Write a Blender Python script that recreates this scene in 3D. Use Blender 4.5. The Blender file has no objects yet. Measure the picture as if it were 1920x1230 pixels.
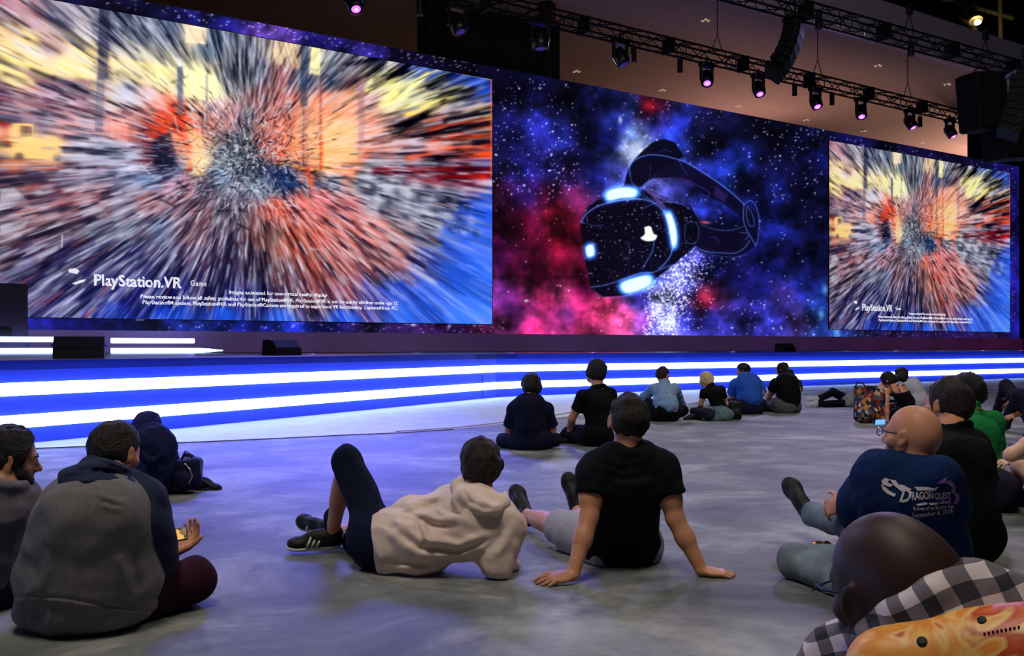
import bpy, math
import numpy as np
from mathutils import Vector, Matrix

# ------------------------------------------------------------------ camera, world, lights, exposure
SC = bpy.context.scene
F = 1909.0          # focal length in pixels of the 1920x1230 frame
CZ = 1.05           # camera height
HY = 650.0          # horizon line
cam_d = bpy.data.cameras.new('camera')
cam_d.sensor_width = 36.0
cam_d.lens = 36.0 * F / 1920.0
cam_d.shift_y = (HY - 615.0) / 1920.0
cam_d.clip_end = 300
cam = bpy.data.objects.new('camera', cam_d)
SC.collection.objects.link(cam)
cam.location = (0, 0, CZ)
cam.rotation_euler = (math.pi / 2, 0, 0)
SC.camera = cam
SC.view_settings.view_transform = 'Standard'
SC.view_settings.look = 'None'
SC.view_settings.exposure = 0.0
SC.view_settings.gamma = 1.0
SC.view_settings.use_curve_mapping = False

w = bpy.data.worlds.new('world')
SC.world = w
w.use_nodes = True
w.node_tree.nodes['Background'].inputs[0].default_value = (0.02, 0.02, 0.05, 1)
w.node_tree.nodes['Background'].inputs[1].default_value = 0.35

def lamp(name, typ, loc, target, energy, color, size=1.0, size_y=None, spot=60, blend=0.6):
    d = bpy.data.lights.new(name, typ)
    d.energy = energy
    d.color = color
    if typ == 'AREA':
        d.shape = 'RECTANGLE' if size_y else 'SQUARE'
        d.size = size
        if size_y: d.size_y = size_y
    elif typ == 'SPOT':
        d.spot_size = math.radians(spot); d.spot_blend = blend; d.shadow_soft_size = size
    elif typ == 'POINT':
        d.shadow_soft_size = size
    o = bpy.data.objects.new(name, d)
    SC.collection.objects.link(o)
    o.location = loc
    o.rotation_euler = (Vector(target) - Vector(loc)).to_track_quat('-Z', 'Y').to_euler()
    return o

# stage key from the front truss, up left
lamp('stage_key_light', 'SPOT', (-8.0, 14.0, 9.0), (0.5, 4.8, 0), 1500, (0.62, 0.60, 1.0), 0.22, spot=70, blend=0.9)
# house light high over the audience, slightly warm
lamp('house_light', 'AREA', (-1.0, 1.2, 9.5), (0.6, 5.5, 0.0), 440, (1.0, 0.93, 0.78), 3.0)
lamp('house_light_far', 'AREA', (6.0, 9.5, 10.5), (7.0, 14.5, 0.0), 520, (1.0, 0.92, 0.84), 3.0)
# blue wash over the floor in front of the stage
lamp('blue_wash_light', 'SPOT', (-3.5, 24.0, 9.2), (-3.4, 11.0, 0), 31000, (0.10, 0.115, 1.0), 2.2, spot=30, blend=1.0)
lamp('blue_side_light', 'SPOT', (9.0, 28.0, 9.2), (5.0, 14.0, 0), 2600, (0.52, 0.42, 1.0), 0.6, spot=58, blend=0.9)
lamp('cool_front_light', 'SPOT', (2.0, 30.0, 9.3), (1.5, 19.5, 0), 1800, (0.75, 0.8, 1.0), 0.8, spot=75, blend=1.0)
# unseen point lamps added to brighten the plum band under the video wall
for i in range(14):
    k = i / 13.0; x, y = -0.6 + 0.82 * (-9 + 38 * k) + 0.5724 * 1.3, 29.18 + 0.5724 * (-9 + 38 * k) - 0.82 * 1.3
    lamp('added_band_light', 'POINT', (x, y, 1.3), (0, 0, 0), 4.2, (0.13 + 0.87 * k ** 1.5, 0.13, 1.0 - 0.45 * k), 0.0)
# warm light washing the soffit behind the video wall
lamp('soffit_light', 'AREA', (27.0, 52.0, 7.0), (22.0, 46.0, 11.0), 1500, (1.0, 0.55, 0.42), 3.0, 3.0)
lamp('soffit_light_low', 'AREA', (10.0, 44.0, 6.5), (9.0, 39.0, 11.0), 260, (1.0, 0.5, 0.42), 3.0, 3.0)

# ------------------------------------------------------------------ helpers
def P(px, py, d):
    return np.array([(px - 960.0) / F * d, d, CZ - (py - HY) / F * d])

def G(px, py, z=0.0):
    d = (CZ - z) * F / (py - HY)
    return P(px, py, d)

def s2l(c):
    c = np.asarray(c, float)
    return np.where(c <= 0.04045, c / 12.92, ((c + 0.055) / 1.055) ** 2.4)

def rgb(r, g, b):
    return tuple(float(x) for x in s2l(np.array([r, g, b]) / 255.0))

_mats = {}
def mat(name, col, rough=0.7, metal=0.0, emit=None, estr=0.0, spec=0.3, noise=None, bump=None, sheen=0.0, coat=0.0):
    """principled material; noise=(scale, amount) varies the base colour, bump=(scale, strength)"""
    if name in _mats: return _mats[name]
    m = bpy.data.materials.new(name); m.use_nodes = True
    nt = m.node_tree; b = nt.nodes['Principled BSDF']
    b.inputs['Base Color'].default_value = (*col, 1)
    b.inputs['Roughness'].default_value = rough
    b.inputs['Metallic'].default_value = metal
    b.inputs['Specular IOR Level'].default_value = spec
    if sheen: b.inputs['Sheen Weight'].default_value = sheen
    if coat: b.inputs['Coat Weight'].default_value = coat
    if emit:
        b.inputs['Emission Color'].default_value = (*emit, 1)
        b.inputs['Emission Strength'].default_value = estr
    tc = None
    if noise or bump:
        tc = nt.nodes.new('ShaderNodeTexCoord')
    if noise:
        n = nt.nodes.new('ShaderNodeTexNoise'); n.inputs['Scale'].default_value = noise[0]; n.inputs['Detail'].default_value = 4
        nt.links.new(tc.outputs['Object'], n.inputs['Vector'])
        r = nt.nodes.new('ShaderNodeValToRGB')
        a = noise[1]
        r.color_ramp.elements[0].position = 0.3; r.color_ramp.elements[1].position = 0.7
        r.color_ramp.elements[0].color = (*[max(0, c * (1 - a)) for c in col], 1)
        r.color_ramp.elements[1].color = (*[min(1, c * (1 + a)) for c in col], 1)
        nt.links.new(n.outputs['Fac'], r.inputs[0]); nt.links.new(r.outputs[0], b.inputs['Base Color'])
    if bump:
        n = nt.nodes.new('ShaderNodeTexNoise'); n.inputs['Scale'].default_value = bump[0]; n.inputs['Detail'].default_value = 3
        nt.links.new(tc.outputs['Object'], n.inputs['Vector'])
        bp = nt.nodes.new('ShaderNodeBump'); bp.inputs['Strength'].default_value = bump[1]; bp.inputs['Distance'].default_value = 0.01
        nt.links.new(n.outputs['Fac'], bp.inputs['Height']); nt.links.new(bp.outputs[0], b.inputs['Normal'])
    _mats[name] = m
    return m

def attr_emit_mat(name, strength=1.0):
    m = bpy.data.materials.new(name); m.use_nodes = True
    nt = m.node_tree; b = nt.nodes['Principled BSDF']
    a = nt.nodes.new('ShaderNodeAttribute'); a.attribute_name = 'Col'
    nt.links.new(a.outputs['Color'], b.inputs['Emission Color'])
    b.inputs['Emission Strength'].default_value = strength
    b.inputs['Base Color'].default_value = (0.004, 0.004, 0.004, 1)
    b.inputs['Roughness'].default_value = 0.4
    b.inputs['Specular IOR Level'].default_value = 0.1
    m.cycles.emission_sampling = 'NONE'
    return m

def mesh_from(name, V, Fc, material=None, smooth=False):
    me = bpy.data.meshes.new(name)
    V = np.asarray(V, np.float32)
    if isinstance(Fc, np.ndarray):
        n = Fc.shape[1]
        me.vertices.add(len(V)); me.vertices.foreach_set('co', V.ravel())
        me.loops.add(Fc.size); me.loops.foreach_set('vertex_index', Fc.astype(np.int32).ravel())
        me.polygons.add(len(Fc)); me.polygons.foreach_set('loop_start', np.arange(0, Fc.size, n, dtype=np.int32))
        me.update(calc_edges=True)
    else:
        me.from_pydata([tuple(map(float, v)) for v in V], [], Fc)
        me.update()
    if smooth:
        me.polygons.foreach_set('use_smooth', np.ones(len(me.polygons), bool))
    if material: me.materials.append(material)
    return me

def link(name, me, parent=None):
    o = bpy.data.objects.new(name, me)
    SC.collection.objects.link(o)
    if parent is not None:
        o.parent = parent
        o.matrix_parent_inverse = parent.matrix_basis.inverted()
    return o

def tag(o, label=None, cat=None, group=None, kind=None):
    if label: o['label'] = label
    if cat: o['category'] = cat
    if group: o['group'] = group
    if kind: o['kind'] = kind
    return o

def empty(name, loc, label, cat, group=None):
    o = bpy.data.objects.new(name, None)
    o.empty_display_size = 0.1
    SC.collection.objects.link(o)
    o.location = tuple(map(float, loc))
    return tag(o, label, cat, group)

class MB:
    """collects shapes into one mesh"""
    def __init__(s): s.V = []; s.F = []
    def add(s, V, Fc):
        o = len(s.V); s.V += [tuple(map(float, v)) for v in V]; s.F += [tuple(i + o for i in f) for f in Fc]; return s
    def box(s, c, size, ax=None, ch=0.0):
        """box centred at c; ax = 3 axis vectors; ch = chamfer"""
        ax = np.eye(3) if ax is None else np.asarray(ax, float)
        h = np.asarray(size, float) / 2; c = np.asarray(c, float)
        if ch <= 0:
            pts = [(x, y, z) for x in (-1, 1) for y in (-1, 1) for z in (-1, 1)]
            V = [c + ax[0] * p[0] * h[0] + ax[1] * p[1] * h[1] + ax[2] * p[2] * h[2] for p in pts]
            return s.add(V, [(0, 1, 3, 2), (4, 6, 7, 5), (0, 4, 5, 1), (2, 3, 7, 6), (0, 2, 6, 4), (1, 5, 7, 3)])
        # chamfered in the vertical profile: stack of octagon-ish rings
        V = []; Fc = []
        lv = [(-h[2], -ch), (-h[2] + ch, 0), (h[2] - ch, 0), (h[2], -ch)]
        for z, ins in lv:
            a, b = h[0] + ins, h[1] + ins
            ring = [(a - ch, b), (a, b - ch), (a, -b + ch), (a - ch, -b), (-a + ch, -b), (-a, -b + ch), (-a, b - ch), (-a + ch, b)]
            for x, y in ring: V.append(c + ax[0] * x + ax[1] * y + ax[2] * z)
        for i in range(3):
            for j in range(8):
                k = (j + 1) % 8
                Fc.append((i * 8 + j, i * 8 + k, (i + 1) * 8 + k, (i + 1) * 8 + j))
        Fc.append(tuple(range(8))[::-1] if False else tuple(range(8))); Fc.append(tuple(range(24, 32))[::-1])
        return s.add(V, Fc)
    def tube(s, pts, r, n=8, caps=True):
        pts = [np.asarray(p, float) for p in pts]
        rs = r if hasattr(r, '__len__') else [r] * len(pts)
        V = []; Fc = []
        up = np.array([0, 0, 1.0])
        prev = None
        for i, p in enumerate(pts):
            t = pts[min(i + 1, len(pts) - 1)] - pts[max(i - 1, 0)]
            t = t / (np.linalg.norm(t) + 1e-9)
            a = prev if prev is not None else (up if abs(t[2]) < 0.9 else np.array([1.0, 0, 0]))
            x = a - t * np.dot(a, t); x /= np.linalg.norm(x) + 1e-9; y = np.cross(t, x); prev = x
            for j in range(n):
                an = 2 * math.pi * j / n
                V.append(p + (x * math.cos(an) + y * math.sin(an)) * rs[i])
        for i in range(len(pts) - 1):
            for j in range(n):
                k = (j + 1) % n
                Fc.append((i * n + j, i * n + k, (i + 1) * n + k, (i + 1) * n + j))
        if caps:
            Fc.append(tuple(range(n))[::-1]); Fc.append(tuple((len(pts) - 1) * n + j for j in range(n)))
        return s.add(V, Fc)
    def lathe(s, o, axis, prof, n=20):
        """prof = [(dist along axis, radius)]"""
        axis = np.asarray(axis, float); axis = axis / np.linalg.norm(axis); o = np.asarray(o, float)
        return s.tube([o + axis * d for d, _ in prof], [r for _, r in prof], n)
    def prism(s, poly, z0, z1):
        n = len(poly)
        V = [(x, y, z0) for x, y in poly] + [(x, y, z1) for x, y in poly]
        Fc = [(i, (i + 1) % n, n + (i + 1) % n, n + i) for i in range(n)] + [tuple(range(n))[::-1], tuple(range(n, 2 * n))]
        return s.add(V, Fc)
    def mesh(s, name, material, smooth=False):
        me = mesh_from(name, s.V, s.F, material, smooth)
        return me
    def build(s, name, material, parent=None, smooth=False):
        return link(name, s.mesh(name, material, smooth), parent)
def struct(o):
    o['kind'] = 'structure'; return o

BLACK = mat('black_metal', rgb(14, 14, 17), 0.55, spec=0.3, noise=(6, 0.3))
# ------------------------------------------------------------------ video wall geometry
S = 7.0
R0 = np.array([-0.596, 29.18]); DW = np.array([0.82, 0.5724]); NW = np.array([0.5724, -0.82])
def W(t, h, off=0.0):
    q = R0 + DW * t + NW * off
    return np.array([q[0], q[1], h])
def proj(V):
    V = np.asarray(V)
    return 960 + V[..., 0] / V[..., 1] * F, HY - (V[..., 2] - CZ) / V[..., 1] * F

rng = np.random.default_rng(7)
class Paint:
    """an RGB picture buffer in the screen's own picture, painted by numpy (no image file)"""
    def __init__(s, x0, y0, x1, y1):
        s.x0, s.y0 = x0, y0; s.w, s.h = int(x1 - x0), int(y1 - y0)
        s.I = np.zeros((s.h, s.w, 3)); s.X, s.Y = np.meshgrid(np.arange(s.w) + x0, np.arange(s.h) + y0)
    def idw(s, pts, p=3.0, soft=18.0, step=4):
        Xs, Ys = s.X[::step, ::step], s.Y[::step, ::step]
        num = np.zeros(Xs.shape + (3,)); den = np.zeros(Xs.shape)
        for x, y, r, g, b in pts:
            wgt = 1.0 / ((Xs - x) ** 2 + (Ys - y) ** 2 + soft ** 2) ** (p / 2)
            num += wgt[..., None] * np.array([r, g, b]); den += wgt
        small = num / den[..., None] / 255.0
        s.I = resize(small, s.h, s.w)
    def box(s, x0, y0, x1, y1, pad=0):
        a = max(int(x0 - pad) - s.x0, 0); b = min(int(x1 + pad) + 2 - s.x0, s.w)
        c = max(int(y0 - pad) - s.y0, 0); d = min(int(y1 + pad) + 2 - s.y0, s.h)
        return (slice(c, d), slice(a, b)) if a < b and c < d else None
    def poly(s, pts, col, alpha=1.0, soft=1.0):
        xs = [p[0] for p in pts]; ys = [p[1] for p in pts]
        sl = s.box(min(xs), min(ys), max(xs), max(ys), soft * 2 + 2)
        if sl is None: return
        X, Y = s.X[sl].astype(float), s.Y[sl].astype(float)
        inside = np.zeros(X.shape, bool); dist = np.full(X.shape, 1e9)
        n = len(pts)
        for i in range(n):
            x1, y1 = pts[i]; x2, y2 = pts[(i + 1) % n]
            dx, dy = x2 - x1, y2 - y1
            t = np.clip(((X - x1) * dx + (Y - y1) * dy) / (dx * dx + dy * dy + 1e-9), 0, 1)
            dist = np.minimum(dist, np.hypot(X - x1 - t * dx, Y - y1 - t * dy))
            if y1 != y2:
                c = ((y1 > Y) != (y2 > Y)) & (X < (x2 - x1) * (Y - y1) / (y2 - y1) + x1)
                inside ^= c
        sd = np.where(inside, -dist, dist)
        a = np.clip(0.5 - sd / (2 * soft), 0, 1)[..., None] * alpha
        s.I[sl] = s.I[sl] * (1 - a) + np.array(col) / 255.0 * a
    def line(s, pts, wd, col, alpha=1.0, add=False):
        """soft line through points"""
        xs = [p[0] for p in pts]; ys = [p[1] for p in pts]
        sl = s.box(min(xs), min(ys), max(xs), max(ys), wd * 3)
        if sl is None: return
        X, Y = s.X[sl].astype(float), s.Y[sl].astype(float); dist = np.full(X.shape, 1e9)
        for i in range(len(pts) - 1):
            x1, y1 = pts[i]; x2, y2 = pts[i + 1]; dx, dy = x2 - x1, y2 - y1
            t = np.clip(((X - x1) * dx + (Y - y1) * dy) / (dx * dx + dy * dy + 1e-9), 0, 1)
            dist = np.minimum(dist, np.hypot(X - x1 - t * dx, Y - y1 - t * dy))
        a = np.exp(-(dist / wd) ** 2)[..., None] * alpha
        c = np.array(col) / 255.0
        s.I[sl] = s.I[sl] + c * a if add else s.I[sl] * (1 - a) + c * a
    def blob(s, x, y, rx, ry, col, alpha=1.0, add=False, ang=0.0, pw=2):
        m = max(rx, ry) * 2.2
        sl = s.box(x - m, y - m, x + m, y + m)
        if sl is None: return
        X, Y = s.X[sl] - x, s.Y[sl] - y
        c_, s_ = math.cos(ang), math.sin(ang)
        u = (X * c_ + Y * s_) / rx; v = (-X * s_ + Y * c_) / ry
        a = np.exp(-np.abs(u * u + v * v) ** (pw / 2))[..., None] * alpha
        c = np.array(col) / 255.0
        s.I[sl] = s.I[sl] + c * a if add else s.I[sl] * (1 - a) + c * a
    def sample(s, px, py):
        x = np.clip(px - s.x0, 0, s.w - 1.001); y = np.clip(py - s.y0, 0, s.h - 1.001)
        i = x.astype(int); j = y.astype(int); fx = (x - i)[..., None]; fy = (y - j)[..., None]
        I = s.I
        i1 = np.minimum(i + 1, s.w - 1); j1 = np.minimum(j + 1, s.h - 1)
        return (I[j, i] * (1 - fx) + I[j, i1] * fx) * (1 - fy) + (I[j1, i] * (1 - fx) + I[j1, i1] * fx) * fy

def resize(A, h, w_):
    y = np.linspace(0, A.shape[0] - 1.001, h); x = np.linspace(0, A.shape[1] - 1.001, w_)
    j = y.astype(int); i = x.astype(int); fy = (y - j)[:, None]; fx = (x - i)[None, :]
    if A.ndim == 3: fy = fy[..., None]; fx = fx[..., None]
    r = lambda a, b: A[np.ix_(a, b)]
    j1 = np.minimum(j + 1, A.shape[0] - 1); i1 = np.minimum(i + 1, A.shape[1] - 1)
    return (r(j, i) * (1 - fx) + r(j, i1) * fx) * (1 - fy) + (r(j1, i) * (1 - fx) + r(j1, i1) * fx) * fy

def fbm(h, w_, cell, octs=4, seed=0):
    g = np.random.default_rng(seed); out = np.zeros((h, w_)); amp = 1.0; tot = 0
    for o in range(octs):
        c = max(cell / 2 ** o, 1.5)
        out += amp * resize(g.random((int(h / c) + 3, int(w_ / c) + 3)), h, w_); tot += amp; amp *= 0.55
    return out / tot

# ---- picture on the two content screens: a radial burst of shards over a warm street scene
def paint_burst():
    p = Paint(-20, -40, 930, 615)
    pts = [(0,10,190,120,140),(60,40,170,120,130),(120,30,150,140,160),(0,60,245,200,140),(50,70,250,215,150),(100,90,190,150,140),(150,60,200,190,190),
      (0,110,250,225,150),(60,115,245,215,150),(120,125,250,225,160),(170,130,250,225,160),(150,95,250,220,160),(30,145,250,225,160),
      (200,60,60,65,90),(230,50,90,95,115),(270,60,80,90,110),(320,60,90,105,130),(360,60,250,225,190),(390,80,90,110,130),(430,60,70,80,100),(460,80,90,95,110),
      (220,130,240,220,180),(260,120,225,215,190),(300,140,245,235,175),(330,150,200,195,160),(360,150,250,245,180),(400,165,250,248,185),(430,150,120,120,130),(460,140,60,65,75),
      (0,180,120,70,90),(40,190,220,140,120),(90,190,150,100,120),(130,190,165,120,135),(160,200,150,110,120),(30,215,160,130,150),(80,230,150,130,150),(130,235,210,150,150),(170,230,190,160,170),(200,180,200,190,180),
      (240,175,185,185,200),(270,175,220,190,190),(300,200,230,150,130),(330,200,235,130,100),(360,190,245,200,170),(380,220,220,140,120),(400,200,230,190,190),
      (220,230,235,170,160),(250,245,190,110,100),(270,240,130,60,60),(300,260,230,90,60),(330,240,240,130,90),(355,260,245,170,120),(370,300,255,225,180),(300,300,60,50,80),(285,290,120,60,70),(320,320,90,100,140),
      (430,220,200,140,140),(460,220,120,110,120),(450,260,90,95,105),(465,300,60,65,80),(430,290,120,130,140),(410,330,120,140,165),
      (20,260,250,200,130),(60,270,250,205,130),(100,280,250,205,140),(150,270,170,160,180),(200,280,150,155,175),(240,290,140,140,165),
      (0,320,110,90,110),(60,325,90,75,95),(120,320,110,90,110),(180,320,150,140,165),(240,325,180,185,215),(280,340,130,150,190),(320,350,210,170,190),(350,345,200,150,160),(380,345,90,80,100),
      (0,370,130,110,130),(60,370,120,85,95),(120,370,150,95,105),(180,365,160,110,120),(230,370,140,130,150),(280,375,150,100,105),(330,380,150,120,130),(370,390,130,100,110),
      (0,420,150,130,145),(60,420,130,95,105),(120,420,110,85,95),(180,420,100,95,115),(240,425,110,115,135),(300,430,90,100,130),(360,440,120,90,100),(420,400,110,100,115),
      (0,480,110,75,85),(60,480,70,60,95),(120,480,60,55,95),(180,480,60,55,95),(240,480,50,50,95),(300,480,60,60,100),(360,480,70,60,95),(420,470,70,60,85),
      (0,540,60,50,90),(80,540,50,45,95),(160,540,45,42,95),(240,550,40,40,110),(320,550,40,40,110),(400,540,45,40,80),(440,560,60,60,140),
      (60,590,40,40,110),(140,585,50,50,125),(220,588,45,70,180),(320,585,45,85,200),(420,590,50,95,215),(520,595,60,105,225),(640,598,60,105,225),(760,600,65,115,230),(880,600,70,125,235),
      (490,80,130,120,120),(520,90,230,200,160),(550,95,240,220,180),(570,100,110,110,120),(590,110,235,225,185),(620,110,90,95,110),(660,120,110,105,110),(700,120,90,90,95),(730,130,190,180,160),(760,130,60,90,190),(800,135,50,80,190),(850,150,35,70,190),(890,165,40,80,200),(910,180,40,80,200),
      (480,130,110,115,130),(530,140,160,100,100),(570,150,90,95,115),(620,150,80,90,110),(660,160,120,90,90),(700,150,240,225,140),(740,155,230,225,150),(780,165,245,240,170),(820,160,90,90,80),(850,170,170,160,110),(880,190,50,60,100),
      (490,190,160,110,110),(530,200,190,120,110),(570,200,210,120,110),(610,195,230,130,110),(650,195,235,170,150),(690,190,210,160,150),(730,190,240,230,170),(770,195,245,240,170),(810,190,220,200,130),(850,205,80,60,60),(900,205,220,150,80),
      (500,240,210,130,120),(540,240,240,140,110),(580,245,245,175,130),(620,240,250,195,145),(650,250,248,185,140),(690,240,240,160,130),(730,235,210,150,130),(770,235,130,80,70),(820,235,170,70,50),(860,230,200,80,50),(900,235,225,80,45),
      (520,280,235,110,85),(560,285,248,140,95),(600,290,250,180,120),(640,290,250,190,130),(680,285,235,140,115),(720,280,200,140,130),(770,280,160,120,125),(820,270,230,85,50),(870,270,235,75,40),(905,280,230,70,40),
      (500,320,70,80,110),(540,325,55,65,100),(575,325,220,110,80),(610,320,250,180,130),(650,318,245,150,120),(700,310,140,140,155),(760,310,150,150,170),(820,310,60,50,70),(870,315,70,30,50),(905,315,60,90,190),
      (490,345,130,145,165),(530,345,60,85,125),(570,345,110,90,100),(620,340,140,150,170),(680,340,160,165,180),(740,340,150,150,165),(800,335,120,100,115),(850,330,140,30,40),(890,340,130,30,45),(910,360,50,90,215),
      (520,390,215,105,85),(560,380,225,115,105),(600,370,225,130,130),(650,385,200,120,120),(700,370,140,145,160),(750,380,130,135,150),(800,375,110,115,135),(840,365,60,60,85),(870,390,50,85,200),(905,400,55,100,225),
      (500,440,120,85,80),(540,450,180,95,75),(590,440,200,100,85),(650,440,205,115,105),(700,430,220,135,125),(750,440,160,130,135),(800,430,90,90,110),(840,440,60,95,205),(890,450,60,105,228),
      (480,500,70,60,80),(530,510,110,75,80),(580,500,160,85,75),(640,500,165,95,90),(700,490,170,110,105),(750,480,190,115,105),(790,490,70,95,190),(850,510,60,105,225),(900,520,60,110,230),
      (480,560,50,55,120),(540,550,90,70,95),(600,545,160,90,95),(650,545,150,85,105),(690,550,90,90,190),(740,540,65,95,205),(800,560,60,105,225),(880,560,65,115,232)]
    p.idw(pts, 4.0, 10.0)
    cx, cy = 466.0, 300.0
    dx, dy = p.X - cx, p.Y - cy
    r = np.hypot(dx, dy) + 1e-6; th = np.arctan2(dy, dx)
    # shards: tone varies with the angle, stretched along the radius
    blue = np.clip((p.I[..., 2] - p.I[..., 0]) * 2.2 - 0.5, 0, 1)
    g = np.random.default_rng(3)
    def polar_noise(nth, nr, seed):
        q = np.random.default_rng(seed).random((nr, nth))
        a = ((th / (2 * math.pi)) % 1.0) * (nth - 1); b = np.clip(np.log(r / 6 + 1) / math.log(110), 0, 0.999) * (nr - 1)
        i = a.astype(int); j = b.astype(int); fa = a - i; fb = b - j
        i1 = np.minimum(i + 1, nth - 1); j1 = np.minimum(j + 1, nr - 1)
        fa = fa * fa * (3 - 2 * fa)
        return (q[j, i] * (1 - fa) + q[j, i1] * fa) * (1 - fb) + (q[j1, i] * (1 - fa) + q[j1, i1] * fa) * fb
    n1 = polar_noise(170, 27, 1); n2 = polar_noise(360, 46, 2)
    tone = (n1 * 0.5 + n2 * 0.5 - 0.5) * 1.9 * np.clip(r / 150, .12, 1)
    k = (1 - 0.75 * blue)[..., None]
    white = np.array([0.9, 0.9, 0.98]); dark = np.array([0.07, 0.08, 0.17])
    up = np.clip(tone, 0, 1)[..., None] * k * 0.9; dn = np.clip(-tone, 0, 1)[..., None] * k * 1.1
    p.I = p.I * (1 - up) + white * up
    p.I = p.I * (1 - dn) + dark * dn
    base = p.I.copy()
    # solid shapes that show through the burst
    def ybar(x0, x1, y0, y1, c, sl=0, a=0.85): p.poly([(x0, y0), (x1, y0), (x1 + sl, y1), (x0 + sl, y1)], c, a, 1.2)
    p.poly([(32,118),(180,85),(184,150),(110,148),(35,142)], (250,228,160), .55, 5)
    p.poly([(205,105),(330,128),(330,180),(205,140)], (250,232,165), .7, 3)
    p.poly([(343,130),(404,142),(408,195),(343,182)], (253,246,185), .9, 2)
    ybar(184, 207, 12, 150, (52,54,84), -3); ybar(182, 200, 130, 250, (110,105,130), -5, .6)
    ybar(198, 203, 110, 200, (235,150,110), -2, .8)
    ybar(331, 342, 126, 215, (110,115,135), 0, .8); ybar(384, 389, 140, 230, (120,120,135), 0, .8)
    p.poly([(350,41),(383,45),(386,84),(346,80)], (252,225,190), .9, 1.5)
    p.line([(352,55),(382,60)], 1.5, (150,120,110)); p.line([(352,70),(384,75)], 1.5, (170,120,110))
    p.poly([(522,75),(566,84),(560,130),(515,120)], (235,205,165), .6, 2)
    for a_ in range(5): p.line([(520 + 9 * a_, 78 + a_), (535 + 9 * a_, 125)], 1.2, (110,80,70), .8)
    p.poly([(583,86),(599,88),(598,142),(578,138)], (250,240,180), .9, 1.5)
    ybar(563, 578, 80, 330, (70,85,110), -2, .5)
    p.poly([(270,250),(300,205),(335,190),(368,235),(378,290),(350,330),(345,270),(320,240),(290,262)], (226,70,42), .65, 4)
    p.poly([(350,235),(378,262),(385,330),(362,330),(358,280)], (255,215,150), .8, 4)
    p.poly([(285,262),(318,248),(330,300),(322,322),(300,322),(282,290)], (38,38,62), .85, 3)
    p.poly([(62,186),(85,142),(88,140),(176,150),(172,165),(70,170)], (165,120,135), .5, 3)
    p.poly([(552,245),(560,170),(600,185),(668,160),(672,310),(640,318),(575,310),(525,300)], (250,178,125), .5, 8)
    p.poly([(600,245),(665,225),(668,300),(605,310)], (253,205,145), .6, 5)
    p.line([(568,180),(567,318)], 1.6, (140,70,70), .8); p.line([(600,150),(599,320)], 2.6, (150,85,85), .8); p.line([(602,255),(601,318)], 2.4, (235,85,40), .9)
    p.line([(670,95),(672,300)], 1.4, (120,110,120), .7); p.poly([(672,140),(682,142),(682,275),(673,275)], (165,120,120), .8, 1)
    p.line([(520,305),(575,318),(660,322)], 2.0, (255,170,90), .9)
    p.poly([(505,345),(510,325),(530,318),(548,330),(565,348),(540,356)], (38,62,105), .8, 3)
    p.poly([(585,350),(588,325),(605,320),(618,340),(612,355)], (48,58,85), .7, 3); p.line([(572,318),(585,352)], 4, (235,95,65), .8)
    # parked truck, street on the far left
    p.poly([(22,232),(62,232),(64,250),(112,262),(116,290),(100,300),(20,296)], (252,206,135), .92, 1.5)
    p.poly([(38,236),(58,238),(60,256),(37,258)], (110,90,90), .85, 1); p.poly([(62,240),(80,244),(84,262),(64,258)], (170,150,150), .7, 1)
    p.blob(35, 297, 9, 11, (60,60,80), .8, pw=6); p.blob(106, 296, 8, 8, (70,65,85), .7, pw=6); p.blob(28, 316, 9, 14, (235,130,90), .8); 
    p.poly([(0,228),(15,230),(18,275),(0,262)], (190,40,50), .7, 1.5)
    p.poly([(0,300),(60,300),(115,306),(130,318),(0,316)], (240,150,110), .6, 3)
    p.poly([(192,212),(240,232),(240,268),(194,258)], (240,165,150), .55, 2)
    for q in range(4): p.line([(204 + 12 * q, 220 + 3 * q), (204 + 12 * q, 262)], 1.4, (210,120,110), .6)
    # dark reds and yellows at the right edge
    for (a_, b_, c_, d_, col) in [(745,190,800,140,(250,245,175)),(715,195,742,172,(252,244,150)),(690,170,740,140,(250,240,140)),(790,205,870,165,(248,240,150)),(760,215,830,200,(250,215,120)),(860,220,918,200,(250,180,80)),(880,213,920,218,(250,220,110)),(760,300,840,270,(215,80,55)),(840,280,918,288,(245,90,45)),(820,250,918,235,(235,85,45)),(850,262,920,262,(240,95,50)),(700,322,918,318,(120,28,38)),(760,335,918,330,(130,25,35))]:
        for _ in range(3):
            o = g.normal(0, 3, 4); p.line([(a_ + o[0], b_ + o[1]), (c_ + o[2], d_ + o[3])], 3.5 + g.random() * 2, col, .75)
    for (a_, b_, c_, d_) in [(740,250,830,190),(700,165,770,120),(770,190,830,145),(800,185,880,170),(830,225,920,205),(790,255,920,225),(840,245,918,248),(850,272,918,262),(730,245,800,215),(690,140,725,122),(650,120,720,105),(800,300,860,290),(700,150,760,130)]:
        for _ in range(3):
            o = g.normal(0, 4, 4); p.line([(a_ + o[0], b_ + o[1]), (c_ + o[2], d_ + o[3])], 2.5 + g.random() * 2, (22,22,30), .85)
    p.blob(904, 333, 7, 7, (255,40,30), .95)
    # checker-like bands right of the centre
    for i in range(9):
        x = 690 + i * 22
        for j in range(4):
            yy = 325 + j * 24 + (i * 5)
            c = (205,205,215) if (i + j) % 2 == 0 else (45,48,70)
            if yy < 420 + i * 6: p.blob(x + j * 8, yy, 7, 11, c, .6, ang=-.2, pw=4)
    # rays splatted as individual shards
    N = 10500
    rr = (g.random(N) ** 0.55) * 560 + 14; tt = g.random(N) * 2 * math.pi
    sx = cx + rr * np.cos(tt) * 1.05; sy = cy + rr * np.sin(tt) * .85
    I0 = p.I.copy()
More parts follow.
